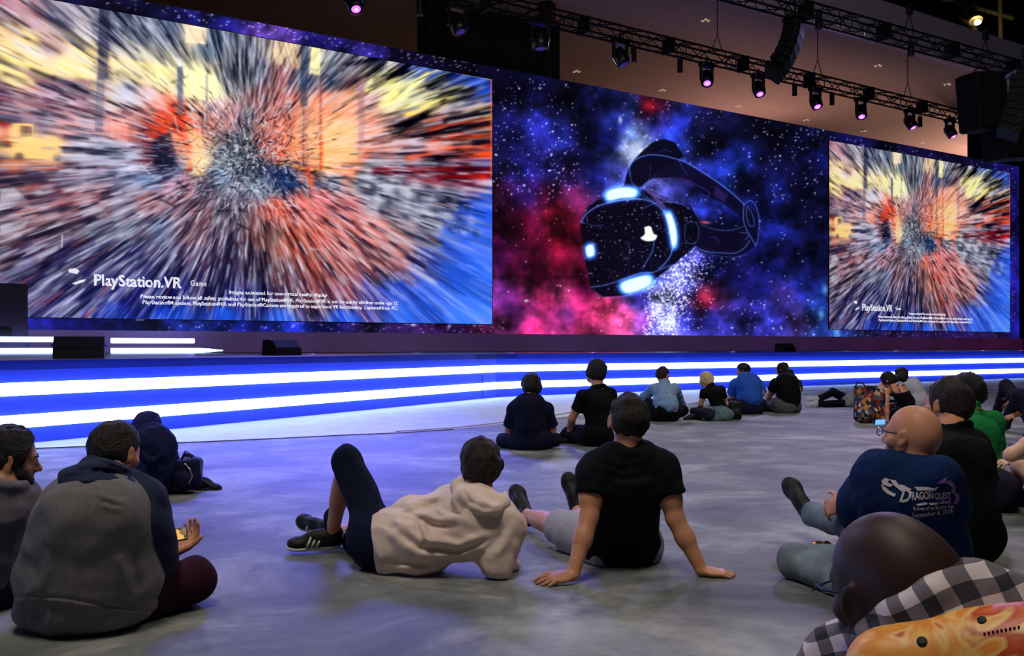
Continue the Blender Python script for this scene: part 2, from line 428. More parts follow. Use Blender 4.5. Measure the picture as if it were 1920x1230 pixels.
    for i in range(N):
        x, y = sx[i], sy[i]
        if not (-18 < x < 925 and -35 < y < 610): continue
        ix, iy = int(x - p.x0), int(y - p.y0)
        bl = blue[min(iy, p.h - 1), min(ix, p.w - 1)]
        if bl > 0.5 and g.random() < 0.75: continue
        bright = (y < 330 and 560 < x < 700 and y > 150)
        if bright and g.random() < 0.65: continue
        if x < 180 and 90 < y < 160 and g.random() < .6: continue
        if x < 120 and 225 < y < 310 and g.random() < .85: continue
        if 205 < x < 410 and 115 < y < 195 and g.random() < .6: continue
        ux, uy = (x - cx), (y - cy); l = math.hypot(ux, uy) + 1; ux /= l; uy /= l
        L = (0.012 + 0.050 * g.random()) * l + 3; wd = 0.7 + l * 0.0050 * (0.25 + 1.6 * g.random() ** 2)
        if l < 170: ja = g.normal(0, .9) * (1 - l / 170); ux, uy = ux * math.cos(ja) - uy * math.sin(ja), ux * math.sin(ja) + uy * math.cos(ja)
        if I0[iy, ix].sum() > 1.75 and g.random() < .45: continue
        # colour pulled from a little nearer the centre
        q = 1 - 0.12 * g.random(); bx = int(np.clip(cx + (x - cx) * q - p.x0, 0, p.w - 1)); by = int(np.clip(cy + (y - cy) * q - p.y0, 0, p.h - 1))
        c = I0[by, bx] * 255; z = g.random()
        if bl > .5: c = c * .4 + np.array([150,170,245]) * .6 if z < .6 else c * .75
        elif z < (0.22 if y < 330 else .27): c = c * 0.3 + np.array([215,218,232]) * 0.7
        elif z < 0.50: c = c * 0.22 + np.array([16,18,38]) * 0.78
        elif z < 0.56 and y > 300: c = c * .4 + np.array([185,85,70]) * .6
        elif z < 0.62 : c = c * .4 + np.array([110,125,165]) * .6
        p.line([(x - ux * L, y - uy * L), (x + ux * L, y + uy * L)], wd, c, 0.25 + 0.6 * g.random())
    for _ in range(1900):
        a_ = g.random() * 6.283; q_ = abs(g.normal(0, 1)) * 66; x = cx + q_ * math.cos(a_) * 1.05; y = cy + q_ * math.sin(a_)
        an = a_ + g.normal(0, .8); L = 1.5 + 5 * g.random() * (.4 + q_ / 60); z = g.random()
        ox_, oy_ = int(np.clip(x - p.x0 + g.normal(0, 14), 0, p.w - 1)), int(np.clip(y - p.y0 + g.normal(0, 14), 0, p.h - 1))
        c = (205,208,220) if z < .24 else (24,28,42) if z < .50 else base[oy_, ox_] * 255 * (.6 + .6 * g.random())
        p.line([(x - L * math.cos(an), y - L * math.sin(an)), (x + L * math.cos(an), y + L * math.sin(an))], .7 + .9 * g.random(), c, .35 + .5 * g.random())
    # smear along the radius, then let the solid shapes show through again
    acc = np.zeros_like(p.I)
    for q_ in (.982, .991, 1.0, 1.009, 1.018): acc += p.sample(cx + dx * q_, cy + dy * q_)
    wr_ = (.6 * np.clip(r / 140, 0, 1))[..., None]; p.I = p.I * (1 - wr_) + acc / 5 * wr_
    keep = np.clip((base.sum(-1) - 1.9) * 1.4, 0, .45)[..., None]
    p.I = p.I * (1 - keep) + base * keep
    ybar(186, 204, 12, 150, (42,44,70), -3, .34); ybar(181, 196, 130, 250, (90,85,110), -5, .25); ybar(332, 341, 126, 215, (105,110,130), 0, .6); ybar(563, 577, 80, 200, (60,72,98), -2, .5)
    p.poly([(350,41),(383,45),(386,84),(346,80)], (252,225,190), .6, 1.5); p.poly([(583,86),(599,88),(598,130),(580,128)], (250,240,180), .6, 1.5)
    p.I = np.clip((p.I - .5) * 1.24 + .50, 0, 1)
    # soft edge where the burst ends over the blue floor
    for _ in range(26):
        a_ = g.random(); x = 560 + 330 * a_ + g.normal(0, 12); y = 585 - 190 * a_ ** 1.5 + g.normal(0, 14)
        ux, uy = x - cx, y - cy; l = math.hypot(ux, uy); L = 8 + 16 * g.random()
        p.line([(x, y), (x + ux / l * L, y + uy / l * L)], 2.2, (170,180,235), .45)
    p.line([(133,-1),(420,59),(700,106),(921,150)], 1.0, (255,205,150), .75)
    p.line([(919,150),(919,330)], 1.3, (225,110,70), .8)
    # sign-like post at the lower left
    p.line([(116,442),(115,463)], 1.6, (205,200,210), .9)
    p.poly([(0,355),(25,352),(48,374),(0,382)], (225,225,235), .5, 3); p.poly([(0,420),(52,414),(45,428),(0,438)], (230,225,235), .5, 3)
    p.I = np.clip(p.I * 1.0, 0, 1)
    return p
BURST = paint_burst()

def screen_mesh(name, t0, t1, h0, h1, nu, nv, sampler, material):
    """emissive grid on the wall plane with a colour attribute"""
    u = t0 if hasattr(t0, '__len__') else np.linspace(t0, t1, nu)
    nu = len(u); v = np.linspace(h0, h1, nv)
    U, Vv = np.meshgrid(u, v)
    X = R0[0] + DW[0] * U; Y = R0[1] + DW[1] * U
    V = np.stack([X, Y, Vv], -1)
    px, py = proj(V)
    C = sampler(px, py)
    idx = np.arange(nu * nv).reshape(nv, nu)
    Fc = np.stack([idx[:-1, :-1], idx[:-1, 1:], idx[1:, 1:], idx[1:, :-1]], -1).reshape(-1, 4)
    me = mesh_from(name, V.reshape(-1, 3), Fc, material)
    a = me.color_attributes.new('Col', 'FLOAT_COLOR', 'POINT')
    col = np.ones((nu * nv, 4), np.float32); col[:, :3] = s2l(np.clip(C, 0, 1)).reshape(-1, 3)
    a.data.foreach_set('color', col.ravel())
    return me

SCR_H0, SCR_H1 = CZ + 0.092 * S, CZ + 1.092 * S
TL0, TL1 = -12.82, 0.0
TR0, TR1 = 15.04, 27.45
m_scr = attr_emit_mat('screen_picture', 1.0)
GREY_LED = mat('led_cabinet', rgb(16, 16, 20), 0.6)

def panel_backing(t0, t1, h0, h1, off_front, off_back, name, parent, material):
    b = MB()
    cs = [W(t0, h0, off_front), W(t1, h0, off_front), W(t1, h1, off_front), W(t0, h1, off_front), W(t0, h0, off_back), W(t1, h0, off_back), W(t1, h1, off_back), W(t0, h1, off_back)]
    b.add(cs, [(0, 1, 2, 3), (5, 4, 7, 6), (4, 0, 3, 7), (1, 5, 6, 2), (3, 2, 6, 7), (4, 5, 1, 0)])
    return b.build(name, material, parent)

def text_mesh(body, size, extr=0.002, shear=0.0, bold=0.0, spacing=1.0):
    c = bpy.data.curves.new('t', 'FONT'); c.body = body; c.size = size; c.extrude = extr; c.shear = shear; c.offset = bold
    c.resolution_u = 2; c.space_character = spacing
    o = bpy.data.objects.new('t', c); SC.collection.objects.link(o)
    bpy.context.view_layer.update()
    dg = bpy.context.evaluated_depsgraph_get()
    me = bpy.data.meshes.new_from_object(o.evaluated_get(dg))
    bpy.data.objects.remove(o)
    V = np.zeros(len(me.vertices) * 3); me.vertices.foreach_get('co', V); V = V.reshape(-1, 3)
    Fc = [tuple(p.vertices) for p in me.polygons]
    bpy.data.meshes.remove(me)
    return V, Fc

m_caption = mat('caption_white', (0.8, 0.8, 0.85), emit=(0.85, 0.86, 0.95), estr=0.8)
def t_of(px):
    k = (px - 960.0) / F
    return (k * R0[1] - R0[0]) / (DW[0] - k * DW[1])
def h_of(px, py):
    t = t_of(px); return CZ + (HY - py) / F * (R0[1] + DW[1] * t)

def caption_on(parent, tshift, scale):
    """the wording burnt into the picture; the same on both screens (positions measured on the large one)"""
    def put(name, body, xa, xb, ybase, size_h, chops, extra_bold=0.0, sp=1.0):
        ta, tb = t_of(xa), t_of(xb); hb = h_of(xa, ybase)
        V, Fc = text_mesh(body, size_h, 0.004, 0, extra_bold, sp)
        wd = V[:, 0].max() - V[:, 0].min()
        V[:, 0] = (V[:, 0] - V[:, 0].min()) * (tb - ta) / wd
        # the burst has shaken single letters loose: vertical shards shift the strokes
        out = np.zeros_like(V)
        for i, v in enumerate(V):
            dxx = 0.012 * math.sin(v[1] * 90 + v[0] * 3.1) * chops
            t = ta + v[0] + dxx; h = hb + v[1]
            tt = TR0 + (t - TL0) * (TR1 - TR0) / (TL1 - TL0) if tshift else t
            q = W(tt, h, 0.052 + v[2]); out[i] = q
        me = mesh_from(name, out, Fc, m_caption)
        link(name, me, parent)
    put('caption_title', 'PlayStation.VR', 176, 340, 535, 0.36, 1.0, 0.008)
    put('caption_word', 'Game', 356, 386, 536, 0.19, 0.6)
    put('caption_line', 'Images animated for non-virtual reality display', 428, 612, 551, 0.125, 1.0, 0.002)
    put('caption_line', 'Please review and follow all safety guidelines for use of PlayStation\u00aeVR. PlayStation\u00aeVR is not for use by children under age 12.', 262, 745, 559, 0.125, 1.0, 0.002)
    put('caption_line', 'PlayStation\u00ae4 system, PlayStation\u00aeVR and PlayStation\u00aeCamera are required to experience VR functionality. Captured from PC.', 266, 743, 570, 0.125, 1.0, 0.002)
    # the swoosh mark in front of the title
    b = MB()
    for pts in ([(128,505),(140,503),(148,508),(144,514),(133,512),(127,510)], [(134,532),(150,525),(160,524),(156,529),(140,534)]):
        V = []
        for x, y in pts:
            t = t_of(x); h = h_of(x, y)
            V.append((t, h))
        n = len(V); out = []
        for off in (0.052, 0.060):
            for t, h in V:
                tt = TR0 + (t - TL0) * (TR1 - TR0) / (TL1 - TL0) if tshift else t
                out.append(W(tt, h, off))
        b.add(out, [tuple(range(n)), tuple(range(n, 2 * n))[::-1]] + [(i, (i + 1) % n, n + (i + 1) % n, n + i) for i in range(n)])
    b.build('caption_mark', m_caption, parent)

def content_screen(t0, t1, label, right):
    root = empty('video_screen', W(t0, SCR_H0, 0.0), label, 'screen', 'content screens on the video wall')
    if right:
        # same picture: sample by the matching position on the large screen
        def smp(px, py):
            k = (px - 960.0) / F; t = (k * R0[1] - R0[0]) / (DW[0] - k * DW[1])
            h = CZ + (HY - py) / F * (R0[1] + DW[1] * t)
            tl = TL0 + (t - TR0) * (TL1 - TL0) / (TR1 - TR0)
            X = R0[0] + DW[0] * tl; Y = R0[1] + DW[1] * tl
            c = BURST.sample(960 + X / Y * F, HY - (h - CZ) / Y * F)
            return c * 0.95
        me = screen_mesh('picture', t0, t1, SCR_H0, SCR_H1, 420, 420, smp, m_scr)
    else:
        me = screen_mesh('picture', t0, t1, SCR_H0, SCR_H1, 960, 620, BURST.sample, m_scr)
    o = link('picture', me, root)
    o.location = o.location + Vector((NW[0] * 0.05, NW[1] * 0.05, 0))
    panel_backing(t0 - 0.02, t1 + 0.02, SCR_H0 - 0.02, SCR_H1 + 0.02, 0.048, 0.004, 'screen_housing', root, GREY_LED)
    caption_on(root, right, 1.0)
    return root
content_screen(TL0, TL1, 'huge bright video screen on the left, bursting street picture with white captions', False)
content_screen(TR0, TR1, 'smaller-looking distant video screen at the right end showing the same bursting picture', True)

# ---- the galaxy picture on the LED wall around and between the screens
def paint_galaxy():
    p = Paint(-60, -60, 1925, 645)
    pts = [(-40,-20,20,20,70),(300,10,12,10,40),(400,40,30,28,120),(520,60,90,60,160),(600,80,30,24,110),(700,100,50,40,150),(740,110,18,10,50),(850,120,12,10,40),
      (930,160,10,8,35),(1000,170,10,9,40),(1060,170,10,8,30),(960,250,12,12,55),(1010,240,30,35,130),(1050,260,35,40,150),(1085,220,14,14,45),(1110,180,25,30,110),(1150,190,20,24,90),(1110,250,10,10,45),(1140,260,20,28,120),(1180,200,60,75,200),(1190,250,120,150,235),(1190,280,190,210,250),(1160,330,70,80,190),(1120,330,25,30,120),(1100,300,14,14,60),(1160,230,35,50,170),
      (1220,200,150,25,70),(1230,230,45,45,150),(1280,230,30,40,150),(1260,260,35,55,180),(1310,230,15,15,50),(1340,260,12,12,40),(1400,240,10,9,30),(1450,270,10,9,34),(1500,260,12,12,50),(1540,230,10,10,30),(1540,300,22,24,110),(1500,320,10,9,36),
      (930,310,30,25,90),(980,310,26,28,120),(1030,310,38,38,145),(1070,330,45,25,100),(930,360,60,16,60),(990,360,40,20,90),(1030,370,60,10,40),(1045,400,140,20,45),(1075,370,100,30,80),
      (930,420,70,10,50),(980,420,70,8,35),(1010,450,70,8,35),(1045,450,130,14,40),(1080,440,110,12,40),(930,480,60,10,60),(980,500,90,14,60),(1010,510,130,16,60),(1050,500,120,14,50),(1090,500,100,14,50),(1100,540,90,10,55),
      (935,550,110,40,130),(960,580,90,30,110),(990,570,150,40,120),(1020,560,215,45,120),(1050,550,235,70,150),(1065,590,90,30,90),(1090,580,190,40,110),(1130,580,235,60,120),(1170,600,235,80,150),(1160,620,235,80,150),(1040,610,150,40,110),(1000,620,200,40,110),(950,610,120,40,110),(1100,615,190,50,110),(1200,610,120,60,150),
      (1200,560,60,55,170),(1230,520,90,100,220),(1260,500,100,110,225),(1280,480,80,85,205),(1240,560,150,160,240),(1290,540,80,85,210),(1250,600,120,130,235),(1230,630,90,90,210),(1290,600,50,50,175),(1320,560,200,40,90),(1330,600,45,45,160),
      (1340,500,22,26,110),(1380,520,14,14,60),(1390,460,14,18,80),(1370,420,20,30,120),(1340,380,35,50,170),(1370,330,30,50,165),(1400,310,25,40,150),(1380,290,25,40,150),(1410,350,12,12,50),(1430,300,10,10,35),(1440,400,20,30,130),(1450,430,25,35,140),(1460,380,25,35,140),(1500,380,14,14,60),(1530,400,12,12,50),
      (1440,500,22,26,120),(1420,540,16,18,80),(1480,480,22,26,110),(1510,540,30,40,150),(1470,560,60,45,140),(1500,600,80,60,160),(1450,600,45,45,160),(1400,600,45,42,150),(1360,620,50,50,165),(1530,590,40,70,180),(1545,560,30,60,170),(1540,480,14,16,70),(1545,630,30,60,150),
      (1600,275,16,14,70),(1700,300,14,10,50),(1800,315,12,9,40),(1900,340,25,22,120),(1898,450,20,18,100),(1900,600,25,22,130),(1700,632,30,18,70),(1850,632,25,15,60),
      (60,600,22,24,110),(150,602,14,14,70),(250,605,20,24,110),(380,612,40,60,200),(430,615,20,30,130),(540,615,30,45,180),(600,618,16,18,80),(700,615,40,25,90),(760,618,40,22,70),(850,618,60,25,110),(900,620,90,25,80)]
    p.idw(pts, 3.6, 9.0)
    n = fbm(p.h, p.w, 46, 5, 5); n2 = fbm(p.h, p.w, 15, 3, 6)
    fac = np.clip((n - 0.5) * 2.8 + 0.92, 0.32, 1.55) * np.clip(1.0 + (n2 - 0.5) * 1.0, .6, 1.4)
    p.I = p.I * fac[..., None]
    g = np.random.default_rng(11)
    p.blob(1190, 284, 12, 20, (200,215,255), .8, ang=.5); p.blob(1163, 225, 4, 7, (190,200,255), .9); p.blob(1218, 198, 13, 9, (190,25,55), .8)
    p.blob(1322, 556, 8, 11, (215,60,100), .8)
    # stars: small three-lobed glints
    def star(x, y, s_, b_):
        c = (215 * b_, 215 * b_, 255 * b_)
        for ox, oy in ((-1.2, -.6), (1.2, -.8), (0, 1.1)):
            p.blob(x + ox * s_, y + oy * s_, 1.0 * s_, 1.0 * s_, c, .85, add=True)
    def field(N, xf, dens, bmin=.35, bmax=1.0, smin=.6, smax=1.1):
        for _ in range(N):
            x, y = xf()
            if g.random() < dens(x, y): star(x, y, smin + (smax - smin) * g.random() ** 2, bmin + (bmax - bmin) * g.random() ** 1.6)
    mid = lambda: (925 + g.random() * 620, 130 + g.random() * 500)
    def dens(x, y):
        top = 148 + .186 * (x - 920) - 20
        if y < top: return 0
        d = .22
        if 925 < x < 1085 and 230 < y < 365: d = .95
        if 925 < x < 1085 and y < 230: d = .5
        if x < 1140 and y > 400: d = .07
        if 1085 < x < 1180 and y < 400: d = .12
        if 1180 < x < 1350 and y < 320: d = .4
        if 1430 < x < 1545 and y < 380: d = .75
        if x > 1350 and y > 560: d = .6
        return d
    field(2500, mid, dens)
    for _ in range(1500):
        a = g.random(); x = 1290 - 60 * a + g.normal(0, 26); y = 480 + 150 * a + g.normal(0, 12)
        if x > 1205 and y < 632 and (x - 1195) > (560 - y) * .7 : star(x, y, .55 + .4 * g.random(), .3 + .6 * g.random() ** 1.5)
    for _ in range(160):
        x = g.random() * 920; star(x, (x - 133) * .188 - 4 - g.random() * 22, .8, .3 + .7 * g.random())
    for _ in range(90):
        x = 300 + g.random() * 640; star(x, 606 + g.random() * 20, .8, .2 + .5 * g.random())
    for _ in range(60):
        x = 1550 + g.random() * 350; star(x, 268 + (x - 1553) * .178 - g.random() * 16, .7, .2 + .5 * g.random())
        star(x, 622 + g.random() * 10, .6, .2 + .4 * g.random()); star(1892 + g.random() * 12, 330 + g.random() * 290, .6, .2 + .4 * g.random())
    p.poly([(255,596),(272,596),(270,600),(257,600)], (225,240,255), 1, 1)
    p.blob(775, 609, 5, 2.5, (220,220,240), .9); p.blob(842, 612, 3, 5, (150,150,230), .9, ang=.5); p.blob(987, 564, 4, 2.5, (235,225,240), .9)
    for (x, y) in ((1547,543),(1540,590),(1568,618),(1570,628)): p.blob(x, y, 5, 9, (110,180,240), .7)
    # the drifting headset: a dark glassy body traced by pale glowing rims
    D = (8, 6, 22)
    T = lambda q: [(1060 + x / 3.4154, 240 + y / 3.4167) for x, y in q]
    def rim(q, wd=1.0, a=.8, col=(110,160,235)): p.line(smooth(T(q)), wd * .62, col, a * .8); p.line(smooth(T(q)), wd * 2.6, (40,60,190), a * .22, add=True)
    def smooth(q):
        q = np.array(q); out = []
        n_ = len(q)
        for i in range(n_ - 1):
            p0, p1, p2, p3 = q[max(i - 1, 0)], q[i], q[i + 1], q[min(i + 2, n_ - 1)]
            for k in range(6):
                t = k / 6; out.append(tuple(.5 * ((2 * p1) + (-p0 + p2) * t + (2 * p0 - 5 * p1 + 4 * p2 - p3) * t * t + (-p0 + 3 * p1 - 3 * p2 + p3) * t ** 3)))
        out.append(tuple(q[-1])); return out
    p.poly(T([(375,370),(400,270),(430,215),(500,140),(560,90),(630,70),(700,90),(760,180),(560,300),(470,390)]), D, .96, 1.5)
    p.poly(smooth(T([(415,240),(500,180),(600,172),(720,200),(830,255),(950,335),(1050,410),(1140,480),(1230,560),(1240,700),(1180,780),(1070,830),(960,820),(840,770),(850,600),(960,630),(1100,640),(1110,560),(1000,480),(900,430),(800,355),(700,325),(560,325),(480,370),(430,320)])), (12,9,34), .9, 1.5)
    p.poly(T([(100,590),(150,500),(240,440),(370,370),(470,385),(640,470),(800,500),(860,600),(850,740),(700,870),(560,980),(400,1070),(240,1085),(165,1030),(125,840),(95,640)]), D, .97, 1.2)
    for _ in range(420):
        x = 100 + g.random() * 740; y = 420 + g.random() * 620
        if x + 0 < 130 + 0 * y and y > 700: continue
        if y > 1085 - max(0, x - 240) * .55: continue
        q = T([(x, y)])[0]; star(q[0], q[1], .5 + .35 * g.random(), .15 + .75 * g.random() ** 3)
    rim([(100,600),(135,550),(200,505),(290,475),(380,460),(470,455),(560,475),(620,520),(665,600),(690,700),(680,800),(640,865),(600,900)], 1.6, .85)
    rim([(100,600),(180,625),(240,625)], .8, .5); rim([(165,1020),(260,1005),(370,970),(480,930),(560,925),(620,900),(690,875)], 1.3, .7)
    rim([(480,395),(560,480),(640,540)], .8, .5); rim([(440,380),(500,440),(600,480),(660,560)], .9, .5)
    rim([(570,700),(560,780),(530,840),(490,900)], 1.0, .8); rim([(395,720),(410,780),(405,860),(405,960)], .6, .5); rim([(180,1030),(230,1075),(330,1085),(430,1065)], .8, .4)
    rim([(415,300),(412,250),(440,210),(500,180),(580,172),(680,190),(780,225),(880,285),(980,350),(1070,420),(1145,490)], 1.1, .9)
    rim([(415,300),(425,345),(460,385)], .9, .6); rim([(530,375),(640,325),(740,325),(830,360),(920,410),(915,440)], .8, .5, (120,90,200)); rim([(545,220),(540,300),(530,370)], .6, .4); rim([(730,210),(760,270),(780,300)], .6, .5); rim([(470,380),(580,405),(690,450)], .9, .6)
    rim([(490,520),(580,480),(680,475),(760,495),(800,520)], .9, .6); rim([(600,155),(640,140),(680,155)], .7, .4)
    rim([(1145,490),(1185,465),(1220,500),(1240,580),(1235,700),(1220,750)], .9, .8); rim([(1145,490),(1140,580),(1160,650),(1190,700),(1220,755)], .9, .8); rim([(1165,500),(1200,560),(1210,620),(1180,625),(1160,560),(1165,500)], .8, .7)
    rim([(830,760),(900,790),(1000,800),(1090,800),(1150,765),(1180,720)], 1.1, .7); rim([(860,780),(960,815),(1060,828),(1160,810)], .7, .5); rim([(870,620),(960,650),(1060,655),(1140,630)], .8, .6); rim([(1120,670),(1150,670),(1175,690),(1150,715)], .8, .6)
    rim([(770,620),(765,700),(790,740),(840,730),(855,660),(840,610),(790,605),(770,620)], .7, .6); rim([(930,700),(960,700),(985,730)], .8, .5, (130,80,200))
    p.poly(T([(520,400),(570,410),(640,500),(650,530),(590,480)]), (110,80,175), .7, 3); p.poly(T([(960,370),(1040,430),(1020,480),(950,430)]), (60,40,120), .55, 3); p.poly(T([(700,325),(800,330),(830,370),(760,350)]), (60,35,110), .6, 3)
    p.blob(*T([(895,605)])[0], 9, 2.6, (240,90,120), .9, ang=.1)
    def lamp_patch(q, s_=1.3):
        q = smooth(T(q + q[:1])); p.line(q, 5, (60,120,255), .8, add=True); p.poly(q, (120,215,255), 1, 1.6); cxy = np.mean(q, 0)
        p.poly([tuple(cxy + (np.array(k) - cxy) * .88) for k in q], (240,255,255), 1, 1.6)
    lamp_patch([(250,440),(265,405),(330,382),(410,378),(462,395),(465,425),(440,445),(350,452),(275,468)])
    lamp_patch([(345,1015),(365,985),(450,955),(530,940),(562,965),(550,1005),(480,1040),(400,1062),(360,1045)])
    lamp_patch([(635,545),(670,535),(700,600),(717,690),(710,760),(685,765),(672,700),(655,610)])
    lamp_patch([(128,765),(145,748),(175,746),(188,780),(185,815),(155,830),(135,815)])
    p.poly(smooth(T([(505,635),(545,630),(565,675),(588,690),(570,720),(520,725),(482,705),(508,680),(505,635)])), (255,252,250), 1, 1.2)
    p.I = np.clip(p.I, 0, 1)
    return p
GAL = paint_galaxy()
WALL_T0, WALL_T1, WALL_H0, WALL_H1 = -15.5, 28.3, CZ + 0.05 * S, CZ + 1.147 * S
wall_root = empty('video_wall', W(0, WALL_H0), 'long LED video wall showing a starry galaxy and a drifting visor headset', 'video wall')
us = np.concatenate([np.linspace(WALL_T0, -0.02, 420), np.linspace(0, TR0, 760), np.linspace(TR0 + .03, WALL_T1, 300)])
link('picture', screen_mesh('picture', us, None, WALL_H0, WALL_H1, 0, 470, lambda px, py: GAL.sample(np.where(px < -30, 900 + (px + 30) * .5, px), np.where(px < -30, np.clip(200 + (py % 400), 0, 640), py)), attr_emit_mat('wall_picture', 1.0)), wall_root)
panel_backing(WALL_T0, WALL_T1, WALL_H0, WALL_H1, -0.01, -0.5, 'wall_cabinets', wall_root, GREY_LED)
# ------------------------------------------------------------------ hall floor
def floor_material():
    m = bpy.data.materials.new('worn_concrete'); m.use_nodes = True
    nt = m.node_tree; b = nt.nodes['Principled BSDF']; L = nt.links.new
    tc = nt.nodes.new('ShaderNodeTexCoord')
    mp = nt.nodes.new('ShaderNodeMapping'); mp.inputs['Scale'].default_value = (1.0, 1.0, 1); mp.inputs['Rotation'].default_value = (0, 0, math.radians(-18))
    L(tc.outputs['Object'], mp.inputs[0])
    n1 = nt.nodes.new('ShaderNodeTexNoise'); n1.inputs['Scale'].default_value = 0.95; n1.inputs['Detail'].default_value = 9; n1.inputs['Roughness'].default_value = 0.68; n1.inputs['Distortion'].default_value = 0.5
    L(mp.outputs[0], n1.inputs['Vector'])
    r = nt.nodes.new('ShaderNodeValToRGB'); e = r.color_ramp.elements
    e[0].position = 0.34; e[0].color = (0.065, 0.07, 0.065, 1)
    e[1].position = 0.66; e[1].color = (0.38, 0.39, 0.37, 1)
    k = r.color_ramp.elements.new(0.5); k.color = (0.16, 0.165, 0.155, 1)
    L(n1.outputs['Fac'], r.inputs[0]); L(r.outputs[0], b.inputs['Base Color'])
    n2 = nt.nodes.new('ShaderNodeTexNoise'); n2.inputs['Scale'].default_value = 7; n2.inputs['Detail'].default_value = 8
    L(mp.outputs[0], n2.inputs['Vector'])
    bp = nt.nodes.new('ShaderNodeBump'); bp.inputs['Strength'].default_value = 0.25; bp.inputs['Distance'].default_value = 0.02
    L(n2.outputs['Fac'], bp.inputs['Height']); L(bp.outputs[0], b.inputs['Normal'])
    b.inputs['Roughness'].default_value = 0.62; b.inputs['Specular IOR Level'].default_value = 0.35
    return m
fl = MB(); fl.box((10, 30, -0.1), (120, 90, 0.2))
fl_o = struct(fl.build('floor', floor_material()))

# smooth pale floor strip laid along the foot of the stage, its front edge a thin dark seam
corner = np.array([-0.2, 21.3]); sA = np.array([-3.09, -6.3]); sA = sA / np.linalg.norm(sA); sB = np.array([17.3, 12.8]); sB = sB / np.linalg.norm(sB)
LIP = [corner + sA * 24, corner + sA * 11.9] + [corner + sA * 1.2, corner + sA * .4 + sB * .05, corner + sB * .4 + sA * .05, corner + sB * 1.2, corner + sB * 21.5, corner + sB * 45]
m_strip_floor = mat('pale_floor_panel', (0.55, 0.56, 0.57), 0.45, noise=(3, .12))
seam_px = [(-300, 857), (0, 845), (90, 841), (300, 833), (500, 824), (640, 817), (760, 812), (850, 806), (930, 797)]
seam = [G(x, y)[:2] for x, y in seam_px] + [G(1010, 788)[:2], G(1150, 771)[:2], G(1300, 756)[:2]]
inner = [corner + sA * (13.2 - 13.2 * k / 7) for k in range(8)] + [corner + sB * k for k in (1.5, 3.2, 5.2, 8.0)]
n_ = len(seam); fp = MB(); V_ = [(q[0], q[1], .006) for q in seam] + [(q[0], q[1], .006) for q in inner] + [(q[0], q[1], 0) for q in seam]
fp.add(V_, [(i, i + 1, n_ + i + 1, n_ + i) for i in range(n_ - 1)] + [(2 * n_ + i, 2 * n_ + i + 1, i + 1, i) for i in range(n_ - 1)])
o = fp.build('floor_apron', m_strip_floor); o['kind'] = 'structure'
cb = MB(); cb.tube([(*G(x, y)[:2], 0.009) for x, y in [(-300, 857), (0, 845), (90, 841), (300, 833), (500, 824), (640, 817), (760, 812), (850, 806)]], 0.0035, 6)
tag(cb.build('floor_cable', mat('dark_cable', rgb(40, 36, 60), .6)), 'thin dark cable lying along the pale floor strip before the stage', 'cable')
cb = MB(); cb.tube([(*G(x, y)[:2], 0.013) for x, y in [(742, 811), (850, 804), (930, 795), (1010, 785), (1085, 772), (1140, 764)]], 0.008, 6)
tag(cb.build('floor_cable', mat('pale_cable', rgb(190, 180, 190), .6)), 'pale taped cable run behind the seated pair in dark shirts', 'cable')

# ------------------------------------------------------------------ the stage
H = CZ
stage = empty('stage', (*corner, 0), 'wide low stage with blue front and two glowing white light bands', 'stage')
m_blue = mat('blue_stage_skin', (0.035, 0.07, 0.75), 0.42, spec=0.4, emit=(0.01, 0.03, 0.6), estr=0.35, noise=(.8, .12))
def strip_wall(path, z0, z1, off, thick, name, m, parent, round_=False):
    b = MB(); n = len(path)
    nrm = []
    for i in range(n):
        t = path[min(i + 1, n - 1)] - path[max(i - 1, 0)]; t = t / np.linalg.norm(t); nrm.append(np.array([t[1], -t[0]]))
    prof = [(off, z0), (off + thick, z0 + .15 * (z1 - z0)), (off + thick, z1 - .15 * (z1 - z0)), (off, z1)] if round_ else [(off, z0), (off + thick, z0), (off + thick, z1), (off, z1)]
    V = []
    for i in range(n):
        for o_, z in prof: q = path[i] + nrm[i] * o_; V.append((q[0], q[1], z))
    Fc = []
    for i in range(n - 1):
        for j in range(4):
            k = (j + 1) % 4; Fc.append((i * 4 + j, (i + 1) * 4 + j, (i + 1) * 4 + k, i * 4 + k))
    Fc += [(0, 1, 2, 3), tuple((n - 1) * 4 + j for j in (3, 2, 1, 0))]
    b.add(V, Fc)
    return b.build(name, m, parent)
strip_wall(LIP, 0.0, 0.895, -0.3, 0.3, 'front_panel', m_blue, stage)
strip_wall(LIP, 0.895, 0.905, -0.3, 0.33, 'edge_trim', mat('stage_edge', rgb(60, 50, 110), .4), stage)
m_glow = bpy.data.materials.new('light_band'); m_glow.use_nodes = True
_b = m_glow.node_tree.nodes['Principled BSDF']; _b.inputs['Emission Color'].default_value = (0.36, 0.52, 1.0, 1); _b.inputs['Emission Strength'].default_value = 9.0; _b.inputs['Base Color'].default_value = (.8, .8, .9, 1)
strip_wall(LIP, 0.525, 0.665, 0.0, 0.05, 'light_strip', m_glow, stage, True)
strip_wall(LIP, 0.175, 0.318, 0.0, 0.05, 'light_strip', m_glow, stage, True)
